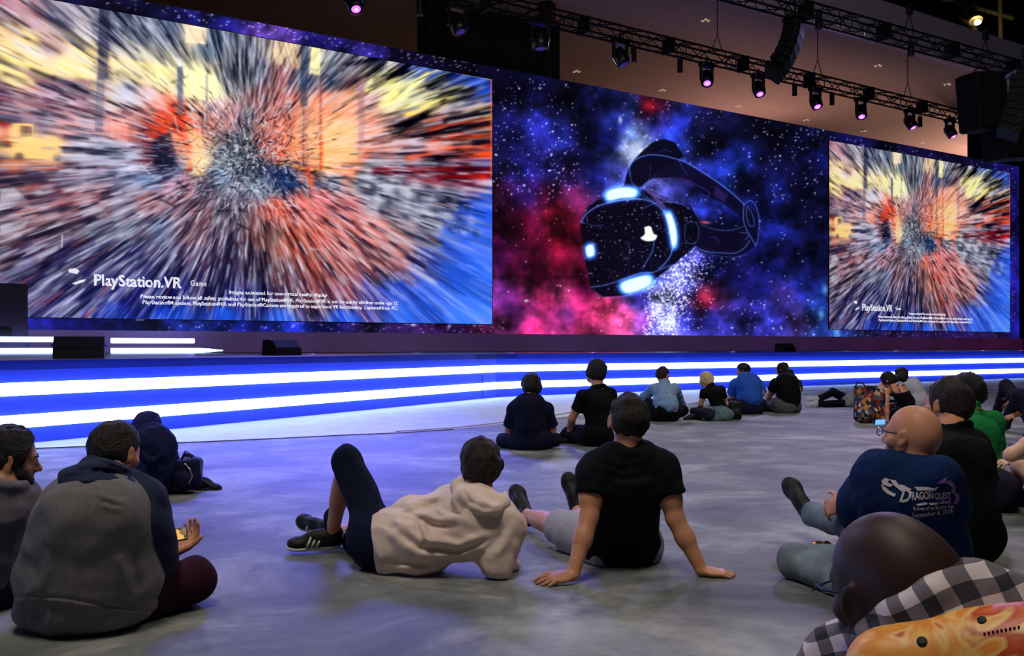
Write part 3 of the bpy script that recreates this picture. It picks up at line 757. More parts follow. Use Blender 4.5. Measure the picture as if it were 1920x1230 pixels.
# vertical joint of the front panels at the bend
jb = MB(); jb.tube([(*(corner + sA * .9 + np.array([.89, -.44]) * .012), 0.0), (*(corner + sA * .9 + np.array([.89, -.44]) * .012), .5)], .006, 5); jb.build('panel_joint', mat('joint_dark', rgb(20, 20, 80)), stage)
deck = MB()
dk = [tuple(q) for q in LIP] + [tuple(R0 + DW * 60), tuple(R0 + DW * -34)]
deck.prism(dk, 0.80, 0.90)
deck.build('deck', mat('deck_black', rgb(30, 26, 48), .35, spec=.5), stage)
kp = MB()
c0 = [W(WALL_T0 - 4, 0, .0), W(50, 0, .0)]
kick = MB(); kick.add([W(-20, .91, .02), W(32, .91, .02), W(32, 1.42, .02), W(-20, 1.42, .02), W(-20, .91, -.2), W(32, .91, -.2), W(32, 1.42, -.2), W(-20, 1.42, -.2)], [(0,1,2,3),(5,4,7,6),(4,0,3,7),(1,5,6,2),(3,2,6,7),(4,5,1,0)])
o = kick.build('wall_back', mat('dark_plum_fascia', rgb(150, 120, 175), .5, noise=(.25, .25))); o['kind'] = 'structure'

# upstage light bars at far left, interrupted by the monitor
def light_bar(px0, px1, h, label, taper=False):
    b = MB(); ta, tb = t_of(px0), t_of(px1)
    n = 12; pts = []; rad = []
    for i in range(n + 1):
        s_ = i / n; pts.append(W(ta + (tb - ta) * s_, h, .75)); rad.append(.055 * (1 - (max(0, s_ - .8) / .2) * .8 if taper else 1))
    b.tube(pts, rad, 10)
    o = b.build('light_bar', m_glow); tag(o, label, 'light', 'upstage light bars')
    b2 = MB(); b2.tube([p - np.array([-NW[0], -NW[1], 0]) * 0 - np.array([NW[0], NW[1], 0]) * .07 for p in pts], .04, 6); b2.build('bar_channel', BLACK, o)
light_bar(-40, 110, 1.205, 'upper white light bar left of the black monitor at the far left')
light_bar(-40, 106, .962, 'lower white light bar left of the black monitor at the far left')
light_bar(193, 345, 1.185, 'upper white light bar right of the black stage monitor')
light_bar(193, 398, .962, 'lower white light bar right of the black stage monitor', True)

m_box = mat('black_cabinet', rgb(20, 18, 34), .6, noise=(9, .2))
m_grille = mat('speaker_grille', rgb(10, 10, 22), .8, bump=(220, .5))
def wedge(px, d, wdt, hgt, label, rot=0.0, cat='stage monitor'):
    g = P(px, HY, d); root = empty('stage_monitor', (g[0], g[1], .905), label, cat)
    ax = [np.array([math.cos(rot), math.sin(rot), 0]), np.array([-math.sin(rot), math.cos(rot), 0]), np.array([0, 0, 1])]
    b = MB(); q = np.array([g[0], g[1], .905]); dp = wdt * .7
    prof = [(-dp / 2, 0), (dp / 2, 0), (dp / 2 * .8, hgt), (-dp / 2 * .2, hgt), (-dp / 2, hgt * .45)]
    V = []
    for s_ in (-1, 1):
        for y, z in prof: V.append(q + ax[0] * s_ * wdt / 2 + ax[1] * y + ax[2] * z)
    b.add(V, [(0, 1, 2, 3, 4), (9, 8, 7, 6, 5)] + [(i, 5 + i, 5 + (i + 1) % 5, (i + 1) % 5) for i in range(5)])
    b.build('cabinet', m_box, root)
    gr = MB(); a_, b_ = np.array([-dp / 2, hgt * .45]), np.array([-dp / 2 * .2, hgt]); nn = np.array([-(b_ - a_)[1], (b_ - a_)[0]]); nn = nn / np.linalg.norm(nn) * .012
    V = []
    for s_ in (-1, 1):
        for r_ in (a_ * .94 + b_ * .06, a_ * .06 + b_ * .94): V.append(q + ax[0] * s_ * wdt * .46 + ax[1] * r_[0] + ax[2] * r_[1]); V.append(q + ax[0] * s_ * wdt * .46 + ax[1] * (r_[0] + nn[0]) + ax[2] * (r_[1] + nn[1]))
    gr.add(V, [(1, 5, 7, 3), (0, 2, 6, 4), (0, 1, 3, 2), (4, 6, 7, 5), (0, 4, 5, 1), (2, 3, 7, 6)]); gr.build('grille', m_grille, root)
    for s_ in (-1, 1):
        hb = MB(); c = q + ax[0] * s_ * (wdt / 2 + .008) + ax[2] * hgt * .6; hb.tube([c - ax[1] * .07, c - ax[1] * .05 + ax[0] * s_ * .02, c + ax[1] * .05 + ax[0] * s_ * .02, c + ax[1] * .07], .01, 6); hb.build('handle', BLACK, root)
    return root
wedge(149, 12.5, .575, .27, 'black wedge monitor between the broken light bars at far left', .35)
wedge(528, 17.2, .54, .26, 'dim dark monitor on the stage below the large left screen', .9)
wedge(1472, 28.8, .50, .24, 'small dark monitor on the stage above the seated people in blue and black', .6)
# tall dark cabinet covering the lower left corner of the large screen
q = W(t_of(18), 0, .45); b = MB(); ax = [np.array([DW[0], DW[1], 0]), np.array([-DW[1], DW[0], 0]), np.array([0, 0, 1])]
b.box((q[0] - .35, q[1] - .2, (.905 + 2.39) / 2), (1.35, .3, 2.39 - .905), ax, .03)
cabo = b.build('equipment_rack', mat('plum_box', rgb(52, 40, 66), .6)); tag(cabo, 'tall dark purple box covering the lower left corner of the big screen', 'equipment case')
b = MB(); b.box((q[0] - .30 + NW[0] * .16, q[1] - .2 + NW[1] * .16, 1.30), (.62, .03, .22), ax); b.build('door_panel', BLACK, cabo)

# ------------------------------------------------------------------ soffit, fascia, drapes
CH = 11.0
fe = np.array([9.62, 31.3])
def line_pt(s_): return fe + DW * s_
m_ceil = bpy.data.materials.new('soffit_panels'); m_ceil.use_nodes = True
nt = m_ceil.node_tree; b_ = nt.nodes['Principled BSDF']
tc = nt.nodes.new('ShaderNodeTexCoord'); mp = nt.nodes.new('ShaderNodeMapping'); mp.inputs['Rotation'].default_value = (0, 0, -math.atan2(DW[1], DW[0]))
br = nt.nodes.new('ShaderNodeTexBrick'); br.inputs['Scale'].default_value = .28; br.offset = 0.0
br.inputs['Color1'].default_value = (.36, .30, .27, 1); br.inputs['Color2'].default_value = (.34, .28, .26, 1); br.inputs['Mortar'].default_value = (.48, .38, .32, 1); br.inputs['Mortar Size'].default_value = .006; br.inputs['Row Height'].default_value = .5; br.inputs['Brick Width'].default_value = 1.2
nt.links.new(tc.outputs['Object'], mp.inputs[0]); nt.links.new(mp.outputs[0], br.inputs['Vector']); nt.links.new(br.outputs[0], b_.inputs['Base Color']); b_.inputs['Roughness'].default_value = .8
cl = MB(); a, c = line_pt(-45), line_pt(75); nb = np.array([-DW[1], DW[0]])
cl.prism([tuple(a), tuple(c), tuple(c + nb * 40), tuple(a + nb * 40)], CH, CH + .3)
struct(cl.build('ceiling', m_ceil))
fs = MB(); fs.prism([tuple(a - nb * .02), tuple(c - nb * .02), tuple(c + nb * .4), tuple(a + nb * .4)], CH - .06, CH + 1.25)
struct(fs.build('trim_1', mat('fascia_plaster', (.50, .40, .50), .8)))
ct = MB(); ct.prism([tuple(a - nb * .10), tuple(c - nb * .10), tuple(c - nb * .02), tuple(a - nb * .02)], CH - .10, CH - .02)
struct(ct.build('trim_2', mat('cove_edge', (.62, .5, .45), .6)))
# recessed downlights in the soffit
m_lampdim = mat('dim_lamp', (0.5, .4, .3), emit=(1.0, .72, .5), estr=0.32)
m_ring = mat('downlight_ring', (.4, .33, .28), .4, metal=.3)
def on_ceiling(px, py, h=CH): return P(px, py, (h - CZ) * F / (HY - py))
for i, (x, y, nm) in enumerate([(1323,37,'above the curved speaker array'),(1647,122,'right of the upper truss box'),(1777,157,'just left of the hanging square speaker'),(1885,187,'right of the hanging square speaker'),(1620,245,'above the right screen, brightest of its row'),(1728,267,'nearest the right black drape'),(1385,198,'just above the galaxy wall'),(1512,224,'between the third and fourth purple lamps'),(1081,133,'dimmest, at the left of the soffit'),(1242,168,'left of the first purple moving lamp')]):
    c = on_ceiling(x, y); r = empty('ceiling_downlight', (c[0], c[1], CH), 'recessed ceiling downlight ' + nm, 'ceiling light', 'recessed downlights in the soffit')
    b = MB(); b.lathe((c[0], c[1], CH - .03), (0, 0, 1), [(0, .20), (0, .26), (.04, .26), (.04, .20)], 14); b.build('ring', m_ring, r)
    for k in range(3):
        a = k * 2.1 + 0.4; b = MB(); b.lathe((c[0] + .10 * math.cos(a), c[1] + .10 * math.sin(a), CH - .05), (0, 0, 1), [(0, .02), (.01, .05), (.04, .05)], 8); b.build('bulb', m_lampdim, r)

m_drape = mat('black_drape', rgb(11, 11, 15), .95, noise=(1.2, .4))
def drape(t0, t1, z0, z1, off, name, amp=.12, per=.55, m=None):
    n = int(abs(t1 - t0) / per * 8); V = []; Fc = []
    for i in range(n + 1):
        t = t0 + (t1 - t0) * i / n
        for z in (z0, z1): V.append(W(t, z, off + amp * math.sin(2 * math.pi * (t - t0) / per)))
    for i in range(n): Fc.append((2 * i, 2 * i + 2, 2 * i + 3, 2 * i + 1))
    me = mesh_from(name, V, Fc, m or m_drape, True); o = link(name, me); md = o.modifiers.new('s', 'SOLIDIFY'); md.thickness = .02
    return o
tag(drape(25.7, 60, 0.91, 10.55, -0.9, 'stage_drape'), 'tall black drape at the right behind the video wall end', 'curtain')
tag(drape(28.6, 60, 0.91, 10.3, .2, 'stage_drape'), 'black drape filling the gap right of the video wall', 'curtain')
tag(drape(-2.0, 3.0, 8.8, 11.0, -0.75, 'stage_drape', m=mat('dark_drape', rgb(24, 24, 30), .95)), 'dark hanging drape above the gap between the screens', 'curtain')
tag(drape(-1.9, -1.1, 8.8, 11.0, -0.45, 'stage_drape', .05), 'narrow black drape at the left edge of the dark hanging one', 'curtain')

# ------------------------------------------------------------------ trusses
m_truss = mat('truss_black', rgb(15, 14, 19), .5, metal=.2)
def truss(pa, pb, size, name_label, bay=.5):
    root = empty('lighting_truss', pa, name_label, 'truss', 'black lighting trusses')
    pa, pb = np.array(pa), np.array(pb); L = np.linalg.norm(pb - pa); u = (pb - pa) / L; s_ = np.array([-u[1], u[0], 0]); up = np.array([0, 0, 1.0]); h = size / 2
    for sy, sz in ((1, 1), (-1, 1), (1, -1), (-1, -1)):
        b = MB(); o_ = s_ * sy * h + up * sz * h; b.tube([pa + o_, pb + o_], .030, 8); b.build('chord', m_truss, root)
    n = int(L / bay); b = MB()
    for fa, fb, nm in (((1, 1), (-1, 1), 0), ((1, -1), (-1, -1), 0), ((1, 1), (1, -1), 1), ((-1, 1), (-1, -1), 1)):
        for i in range(n):
            A = pa + u * (i * bay); B = pa + u * ((i + 1) * bay)
            a_ = s_ * fa[0] * h + up * fa[1] * h; c_ = s_ * fb[0] * h + up * fb[1] * h
            if i % 2: a_, c_ = c_, a_
            b.tube([A + a_, B + c_], .014, 5, False)
            if i % 4 == 0: b.tube([A + a_, A + c_], .016, 5, False)
    b.build('lacing', m_truss, root)
    # end plates where the lengths bolt together
    for i in range(int(L / 3)):
        b = MB(); b.box(pa + u * (i * 3 + 1.5), (.06, size + .07, size + .07), [u, s_, up]); b.build('joint_plate', m_truss, root)
    return root, u
# truss 1 passes over the wall front, truss 2 hangs nearer the audience
TH = 9.2
def tr_pt(px, py): return P(px, py, (TH - CZ) * F / (HY - py))
A1, B1 = tr_pt(1006, 27), tr_pt(1798, 218)
d1 = (B1 - A1) / np.linalg.norm(B1 - A1)
truss(A1 - d1 * 9, B1 + d1 * .6, .34, 'black lighting truss carrying the purple moving lamps')
A2, B2 = tr_pt(1431, 0), tr_pt(1920, 133)
d2 = (B2 - A2) / np.linalg.norm(B2 - A2)
truss(A2 - d2 * 3, B2 + d2 * 6, .36, 'nearer black truss crossing the upper right corner')
# suspension cables and chain hoists
m_wire = mat('steel_wire', rgb(30, 28, 32), .5, metal=.6)
def hoist(px, py, top, label, hasbox):
    c = tr_pt(px, py); r = empty('rigging_line', c, label, 'rigging', 'hoist lines of the trusses')
    b = MB(); b.tube([c + [0, 0, .55], (c[0], c[1], top)], .014, 6); b.build('wire', m_wire, r)
    b = MB(); b.tube([c + d1 * .22 + [0, 0, .1], c + [0, 0, .6], c - d1 * .22 + [0, 0, .1]], .014, 6); b.build('sling', m_wire, r)
    if hasbox:
        b = MB(); b.lathe(c + [0, 0, .55], (0, 0, 1), [(0, .05), (.02, .09), (.28, .09), (.32, .04)], 10); b.build('hoist_motor', BLACK, r)
hoist(1345, 104, 10.98, 'thin rigging line left of the curved speaker array', False)
hoist(1533, 148, 10.98, 'thin rigging line above the third purple lamp', False)
hoist(1702, 188, 10.98, 'thin rigging line above the fifth purple lamp', False)
hoist(1848, 112, 12.6, 'hoist line over the hanging square speaker', True)
hoist(1705, 68, 12.6, 'hoist line in the middle of the nearer truss', True)
def can(px, py, dtr, drop, label, L=.36, r=.075):
    """small cylindrical fixture hanging below a truss"""
    c = P(px, py, dtr); root = empty('par_can', c, label, 'stage light', 'small dark cylinder lamps under the trusses')
    b = MB(); b.lathe(c + [0, 0, L / 2], (0, 0, -1), [(0, r * .6), (.03, r), (L * .8, r), (L, r * 1.12)], 12); b.build('housing', BLACK, root)
    b = MB(); b.tube([c + d1 * r * 1.2, c + d1 * r * 1.2 + [0, 0, L * .6], c - d1 * r * 1.2 + [0, 0, L * .6], c - d1 * r * 1.2], .01, 5); b.build('yoke', BLACK, root)
    b = MB(); b.tube([c + [0, 0, L * .6], c + [0, 0, drop]], .012, 5); b.build('clamp', BLACK, root)
def dep(px, A, d):  # depth along a truss at a picture column
    k = (px - 960.0) / F; s_ = (k * A[1] - A[0]) / (d[0] - k * d[1]); return (A + d * s_)[1]
for (x, y, lab) in [(787,14,'small cylinder lamp near the top left of the truss'),(1188,103,'small cylinder lamp right of the first dark moving lamp'),(1275,123,'small cylinder lamp left of the first purple lamp'),(1490,168,'small cylinder lamp between the second and third purple lamps'),(1560,186,'small cylinder lamp right of the third purple lamp'),(1725,228,'small cylinder lamp right of the fifth purple lamp')]:
    can(x, y, dep(x, A1, d1), .35, lab)
for (x, y, lab) in [(1535,40,'small cylinder lamp on the nearer truss beside the curved array'),(1708,92,'small cylinder lamp hanging mid nearer truss')]:
    can(x, y, dep(x, A2, d2), .3, lab, .38, .085)

m_lens_on = mat('purple_lens', (.2, .1, .4), emit=(0.32, 0.06, 1.0), estr=4.5)
m_lens_hot = mat('hot_lens', (.8, .7, .9), emit=(0.85, 0.5, 1.0), estr=5.0)
m_lens_off = mat('dark_lens', rgb(30, 28, 70), .1, spec=.9, emit=(.1, .06, .5), estr=.25)
m_shell = mat('lamp_shell', rgb(14, 13, 20), .35, spec=.5)
def moving_head(px, py, label, on=True, sc=1.0, aim=(-.10, -.75, -1), A=None, d=None):
    A = A1 if A is None else A; d = d1 if d is None else d
    dd = dep(px, A, d); c = P(px, py, dd); top = P(px, py, dd)[2]
    r = empty('moving_head_lamp', c, label, 'stage light', 'moving head lamps under the truss')
    a = np.array(aim, float); a /= np.linalg.norm(a)
    s_ = .72 * sc
    b = MB(); b.lathe(c - a * .30 * s_, a, [(0, .10 * s_), (.03, .20 * s_), (.22 * s_, .25 * s_), (.42 * s_, .26 * s_), (.60 * s_, .24 * s_), (.62 * s_, .20 * s_)], 18); b.build('head', m_shell, r, True)
    b = MB(); b.lathe(c + a * .315 * s_, a, [(0, .15 * s_), (.012, .12 * s_), (.02, .02)], 16); ln = b.build('lens', m_lens_on if on else m_lens_off, r)
    if on:
        b = MB(); b.lathe(c + a * (.315 * s_ + .018), a, [(0, .05 * s_), (.012, .03 * s_), (.016, .01)], 12); b.build('lamp_core', m_lens_hot, ln)
    for q in (-1, 1):
        b = MB(); e = d * q * .30 * s_; b.box(c + e + [0, 0, .18 * s_], (.07 * s_, .16 * s_, .55 * s_), [d, np.cross([0, 0, 1], d), np.array([0, 0, 1.0])], .015); b.build('yoke_arm', m_shell, r)
    b = MB(); b.box(c + [0, 0, .50 * s_], (.66 * s_, .34 * s_, .20 * s_), [d, np.cross([0, 0, 1], d), np.array([0, 0, 1.0])], .03); b.build('base', m_shell, r)
    b = MB(); b.tube([c + [0, 0, .58 * s_], c + [0, 0, .80 * s_]], .03, 8); b.build('clamp', BLACK, r)
for i, (x, y, on, lab) in enumerate([(1325,146,True,'purple moving lamp, leftmost of the lit row right of centre'),(1422,166,True,'purple moving lamp below the curved speaker array'),(1529,190,True,'purple moving lamp, third of the lit row from its left end'),(1614,209,True,'purple moving lamp above the left edge of the right screen'),(1706,229,True,'dimmer purple moving lamp, fifth of the lit row'),(1781,246,True,'last moving lamp of the row, beside the hanging square speaker'),
        (665,4,True,'purple moving lamp cut by the top edge above the big screen'),(857,44,False,'unlit moving lamp left of the dark hanging drape'),(1163,106,False,'unlit moving lamp left of the lit purple row')]):
    moving_head(x, y, lab, on, aim=[(-.05, -.7, -1), (.1, -.6, -1), (.15, -.6, -1), (-.05, -.6, -1), (.45, -.35, -1), (.5, -.3, -1), (.25, -.6, -1), (.4, -.3, -1), (.5, -.2, -1)][i], sc=1.0 if i < 7 else 1.05)
moving_head(1012, 72, 'unlit moving lamp left of the truss by the dark drape', False, 1.15, (.1, -.1, -1))

# ------------------------------------------------------------------ hanging loudspeakers
m_spk = mat('speaker_box', rgb(9, 9, 12), .7, spec=.15)
def line_array(pts, wdt, hgt, label, boxw=.75):
    """pts: picture positions of cabinet centres from top to bottom, all at one depth"""
    d = pts[0][2]; top = P(pts[0][0], pts[0][1], d)
    r = empty('line_array_speaker', top, label, 'loudspeaker', 'curved loudspeaker arrays')
    n = len(pts)
    for i, (x, y, dd) in enumerate(pts):
        c = P(x, y, dd); nx = P(*pts[min(i + 1, n - 1)]) - P(*pts[max(i - 1, 0)]); nx /= np.linalg.norm(nx)
        s_ = np.array([.42, .91, 0]); s_ = s_ - nx * np.dot(s_, nx); s_ /= np.linalg.norm(s_); f_ = np.cross(nx, s_)
        b = MB(); V = []
        for zz, ww in ((-.5, .96), (.5, .96)):
            for a_, e_ in ((-.5, -.5), (.5, -.5), (.5, .5), (-.5, .5)):
                V.append(c + s_ * a_ * wdt * ww + f_ * e_ * .46 * (1.0 if e_ < 0 else .8) + nx * zz * hgt * (.70 if e_ < 0 else 1.0))
        b.add(V, [(0, 1, 2, 3), (7, 6, 5, 4), (0, 4, 5, 1), (1, 5, 6, 2), (2, 6, 7, 3), (3, 7, 4, 0)])
        cab = b.build('cabinet', m_spk, r)
        g = MB(); g.box(c - f_ * .235, (wdt * .86, .012, hgt * .56), [s_, f_, nx]); g.build('grille', m_grille, cab)
        sb = MB()
        for q in (-1, 1): sb.tube([c + s_ * q * wdt * .5 - nx * hgt * .45 + f_ * .05, c + s_ * q * wdt * .53 - nx * hgt * .1 + f_ * .1, c + s_ * q * wdt * .5 + nx * hgt * .45 + f_ * .05], .018, 5)
        sb.build('rigging_bracket', BLACK, cab)
    b = MB(); c0 = P(*pts[0]); b.box(c0 + [0, 0, hgt * .75], (wdt * .8, .5, .10), None, .02); b.build('fly_frame', BLACK, r)
    b = MB(); b.tube([c0 + [0, 0, hgt * .8], c0 + [0, 0, hgt * .8 + .5]], .025, 6); b.build('suspension', BLACK, r)
dA = dep(1500, A2, d2) + .2
line_array([(1491 - .55 * k - 1.0 * k * k, 45 + 15.2 * k, dA) for k in range(7)], .66, .20, 'curved black speaker array hanging from the nearer truss')
line_array([(1918 - 1.0 * k - .35 * k * k, 150 + 14 * k, 20.5) for k in range(8)], .62, .16, 'speaker array cut by the right edge of the picture')
line_array([(1028 - .6 * k, -6 + 13 * k, 29.5) for k in range(5)], .42, .19, 'small dark speaker array left of the truss over the drape')
# square box speaker
dB = 25.5
cB = P(1842, 193, dB); r = empty('hanging_speaker', cB, 'large square black speaker hanging at the upper right', 'loudspeaker')
axs = [np.array([.93, .36, 0]), np.array([-.36, .93, 0]), np.array([0, 0, 1.0])]
tilt = Matrix.Rotation(-.10, 3, Vector(axs[1])); axs = [np.array(tilt @ Vector(a)) for a in axs]
b = MB(); b.box(cB, (.98, .75, 1.42), axs, .04); b.build('cabinet', m_spk, r)
b = MB(); b.box(cB - axs[1] * .385, (.86, .02, 1.3), axs); b.build('grille', m_grille, r)
b = MB(); b.tube([cB + axs[0] * .3 + axs[2] * .7, cB + np.array([0, 0, 1.02]), cB - axs[0] * .3 + axs[2] * .7], .02, 6); b.build('sling', m_wire, r)
b = MB(); b.box(cB + axs[0] * .51 + axs[2] * .12, (.03, .5, .7), axs); b.build('side_plate', mat('spk_side', rgb(52, 44, 56), .5), r)
cC = P(1900, 272, 26.2); r = empty('hanging_speaker', cC, 'dark subwoofer block behind and below the square speaker', 'loudspeaker')
b = MB(); b.box(cC, (1.35, .8, .75), axs, .03); b.build('cabinet', m_spk, r); b = MB(); b.box(cC - axs[1] * .41, (1.22, .02, .62), axs); b.build('grille', m_grille, r)

# upper hall: lamp and dim steelwork far behind the fascia
lc = P(1832, 38, 62); r = empty('hall_lamp', lc, 'bright warm bay lamp in the dark upper right corner', 'lamp')
b = MB(); b.lathe(lc, (0, -.5, -1), [(0, .05), (.1, .18), (.2, .22), (.26, .1)], 12); b.build('bulb', mat('warm_bulb', (1, .9, .7), emit=(1.0, .72, .32), estr=7.0), r)
b = MB(); b.lathe(lc + [0, .3, .35], (0, -.5, -1), [(0, .1), (.1, .3), (.35, .4)], 12); b.build('reflector', mat('lamp_reflector', (.4, .35, .2), .4, metal=.6), r)
b = MB(); b.tube([lc + [0, .3, .35], lc + [0, .3, 3]], .03, 6); b.build('cord', BLACK, r)
lamp('hall_lamp_light', 'POINT', tuple(lc + [0, -.6, -.5]), (0, 0, 0), 160, (1, .75, .4), .3)
m_beam = mat('roof_steel', (.10, .085, .05), .6)
for (x0, y0, x1, y1, lab) in [(1760, -6, 1900, 34, 'thin dim roof beam slanting above the warm bay lamp'), (1875, -40, 1878, 120, 'upright dim roof post right of the warm bay lamp'), (1800, 30, 1822, 46, 'short pale bracket left of the warm bay lamp'), (1790, -30, 1840, 80, 'dim slanting roof brace behind the warm lamp')]:
    b = MB(); p0, p1 = P(x0, y0, 64), P(x1, y1, 64); b.tube([p0, p1], .16, 4); tag(b.build('roof_beam', m_beam), lab, 'beam')
hb = MB(); hb.box((30, 80, 20), (180, .5, 50)); struct(hb.build('wall_upper_hall', mat('hall_dark', (.012, .011, .009), .9)))
# ------------------------------------------------------------------ organic modelling: smooth-union distance fields, meshed by surface nets
def _n(v): v = np.asarray(v, float); return v / (np.linalg.norm(v) + 1e-12)
def smin(a, b, k):
    if k <= 0: return np.minimum(a, b)
    h = np.maximum(k - np.abs(a - b), 0) / k
    return np.minimum(a, b) - h * h * k * 0.25
QUAL = 1.0
class Sdf:
    def __init__(s): s.ops = []; s.cuts = []; s.disp = []; s.cr = []
    def crease(s, pts, w, amp):
        """a cloth fold (amp>0) or valley (amp<0) running along a seen line, w wide"""
        s.cr.append((pts, w, amp)); return s
    def _push(s, fn, lo, hi, k, sub=False): s.ops.append((fn, np.asarray(lo, float), np.asarray(hi, float), k, sub)); return s
    def cap(s, a, b, ra, rb=None, k=0.03, squash=None, sub=False):
        """tapered limb from a to b; squash=(axis, factor) flattens its section along an axis"""
        rb = ra if rb is None else rb
        a = np.asarray(a, float); b = np.asarray(b, float); ab = b - a; L2 = float(np.dot(ab, ab)) + 1e-12
        m = max(ra, rb) + .002
        if squash is not None: sa = _n(squash[0]); sf = squash[1]; m *= max(1, sf)
        def fn(X, Y, Z):
            x, y, z = X - a[0], Y - a[1], Z - a[2]
            t = np.clip((x * ab[0] + y * ab[1] + z * ab[2]) / L2, 0, 1)
            x = x - t * ab[0]; y = y - t * ab[1]; z = z - t * ab[2]
            if squash is not None:
                q = (x * sa[0] + y * sa[1] + z * sa[2]); q2 = q / sf
                d2 = x * x + y * y + z * z - q * q + q2 * q2
                d = (np.sqrt(np.maximum(d2, 0)) - (ra + (rb - ra) * t)) * min(1, sf)
            else:
                d = np.sqrt(x * x + y * y + z * z) - (ra + (rb - ra) * t)
            return d
        return s._push(fn, np.minimum(a, b) - m, np.maximum(a, b) + m, k, sub)
    def chain(s, pts, rs, k=0.03, squash=None):
        for i in range(len(pts) - 1): s.cap(pts[i], pts[i + 1], rs[i], rs[i + 1], k, squash)
        return s
    def sleeve(s, a, b, ra, rb, k=0.02, rnd=.01):
        """like cap, but cut flat at b (an open cuff or hem)"""
        a = np.asarray(a, float); b = np.asarray(b, float); ab = b - a; L = np.linalg.norm(ab); u = ab / L; m = max(ra, rb) + .01
        def fn(X, Y, Z):
            x, y, z = X - a[0], Y - a[1], Z - a[2]
            t = x * u[0] + y * u[1] + z * u[2]; tc = np.clip(t / L, 0, 1)
            rad = np.sqrt(np.maximum(x * x + y * y + z * z - t * t, 0) + np.minimum(t, 0) ** 2) - (ra + (rb - ra) * tc) + rnd
            ax = t - L + rnd
            return np.minimum(np.maximum(rad, ax), 0) + np.sqrt(np.maximum(rad, 0) ** 2 + np.maximum(ax, 0) ** 2) - rnd
        return s._push(fn, np.minimum(a, b) - m, np.maximum(a, b) + m, k)
    def ell(s, c, r, ax=None, k=0.03, sub=False):
        c = np.asarray(c, float); r = np.asarray(r, float); A = np.eye(3) if ax is None else np.array([_n(v) for v in ax])
        ext = np.sqrt(((A * r[:, None]) ** 2).sum(0)) + .002
        def fn(X, Y, Z):
            x, y, z = X - c[0], Y - c[1], Z - c[2]
            q = [(x * A[i][0] + y * A[i][1] + z * A[i][2]) for i in range(3)]
            k0 = np.sqrt((q[0] / r[0]) ** 2 + (q[1] / r[1]) ** 2 + (q[2] / r[2]) ** 2)
            k1 = np.sqrt((q[0] / r[0] ** 2) ** 2 + (q[1] / r[1] ** 2) ** 2 + (q[2] / r[2] ** 2) ** 2) + 1e-9
            return k0 * (k0 - 1) / k1
        return s._push(fn, c - ext, c + ext, k, sub)
    def rbox(s, c, r, ax=None, rnd=.01, k=0.0, sub=False):
        c = np.asarray(c, float); r = np.asarray(r, float); A = np.eye(3) if ax is None else np.array([_n(v) for v in ax]); ext = np.abs(A * r[:, None]).sum(0) + .002
        def fn(X, Y, Z):
            x, y, z = X - c[0], Y - c[1], Z - c[2]
            q = [np.abs(x * A[i][0] + y * A[i][1] + z * A[i][2]) - r[i] + rnd for i in range(3)]
            return np.sqrt(sum(np.maximum(v, 0) ** 2 for v in q)) + np.minimum(np.maximum(q[0], np.maximum(q[1], q[2])), 0) - rnd
        return s._push(fn, c - ext, c + ext, k, sub)
    def cut(s, p, n, k=0.004):
        """keeps only the side of the plane that n points away from"""
        s.cuts.append((np.asarray(p, float), _n(n), k)); return s
    def wobble(s, amp, freq, seed=0, stretch=None):
        s.disp.append((amp, freq, seed, stretch)); return s
    def mesh(s, name, vox, material, floor=None, smooth_it=1):
        vox = vox * QUAL
        add = [o for o in s.ops if not o[4]]
        lo = np.min([o[1] for o in add], 0) - 3 * vox; hi = np.max([o[2] for o in add], 0) + 3 * vox
        if floor is not None: lo[2] = max(lo[2], floor - 2 * vox)
        n = np.ceil((hi - lo) / vox).astype(int) + 1
        gx, gy, gz = [lo[i] + np.arange(n[i]) * vox for i in range(3)]
        D = np.full(n, 0.2, np.float32)
        for fn, l, h, k, sub in s.ops:
            mg = 2.5 * vox + max(k, 0.0) * .6
            i0 = np.maximum(np.floor((l - mg - lo) / vox).astype(int), 0); i1 = np.minimum(np.ceil((h + mg - lo) / vox).astype(int) + 1, n)
            if (i1 <= i0).any(): continue
            sl = tuple(slice(i0[j], i1[j]) for j in range(3))
            X, Y, Z = np.meshgrid(gx[sl[0]], gy[sl[1]], gz[sl[2]], indexing='ij', sparse=True)
            d = fn(X, Y, Z).astype(np.float32)
            if sub: D[sl] = -smin(-D[sl], d, k)
            else: D[sl] = smin(D[sl], d, k)
        if s.disp:
            X, Y, Z = np.meshgrid(gx, gy, gz, indexing='ij', sparse=True)
            for amp, freq, seed, st in s.disp:
                g = np.random.default_rng(seed); acc = 0
                for i in range(5):
                    v = g.normal(size=3); v /= np.linalg.norm(v); v = v * freq * (0.6 + 0.9 * g.random())
                    if st is not None: v = v - _n(st) * np.dot(v, _n(st)) * .8
                    ph = g.random() * 6.28; v2 = g.normal(size=3) * freq * .45
                    acc = acc + np.sin(X * v[0] + Y * v[1] + Z * v[2] + ph + 1.3 * np.sin(X * v2[0] + Y * v2[1] + Z * v2[2] + ph * 2))
                D += (amp / 2.4 * acc).astype(np.float32)
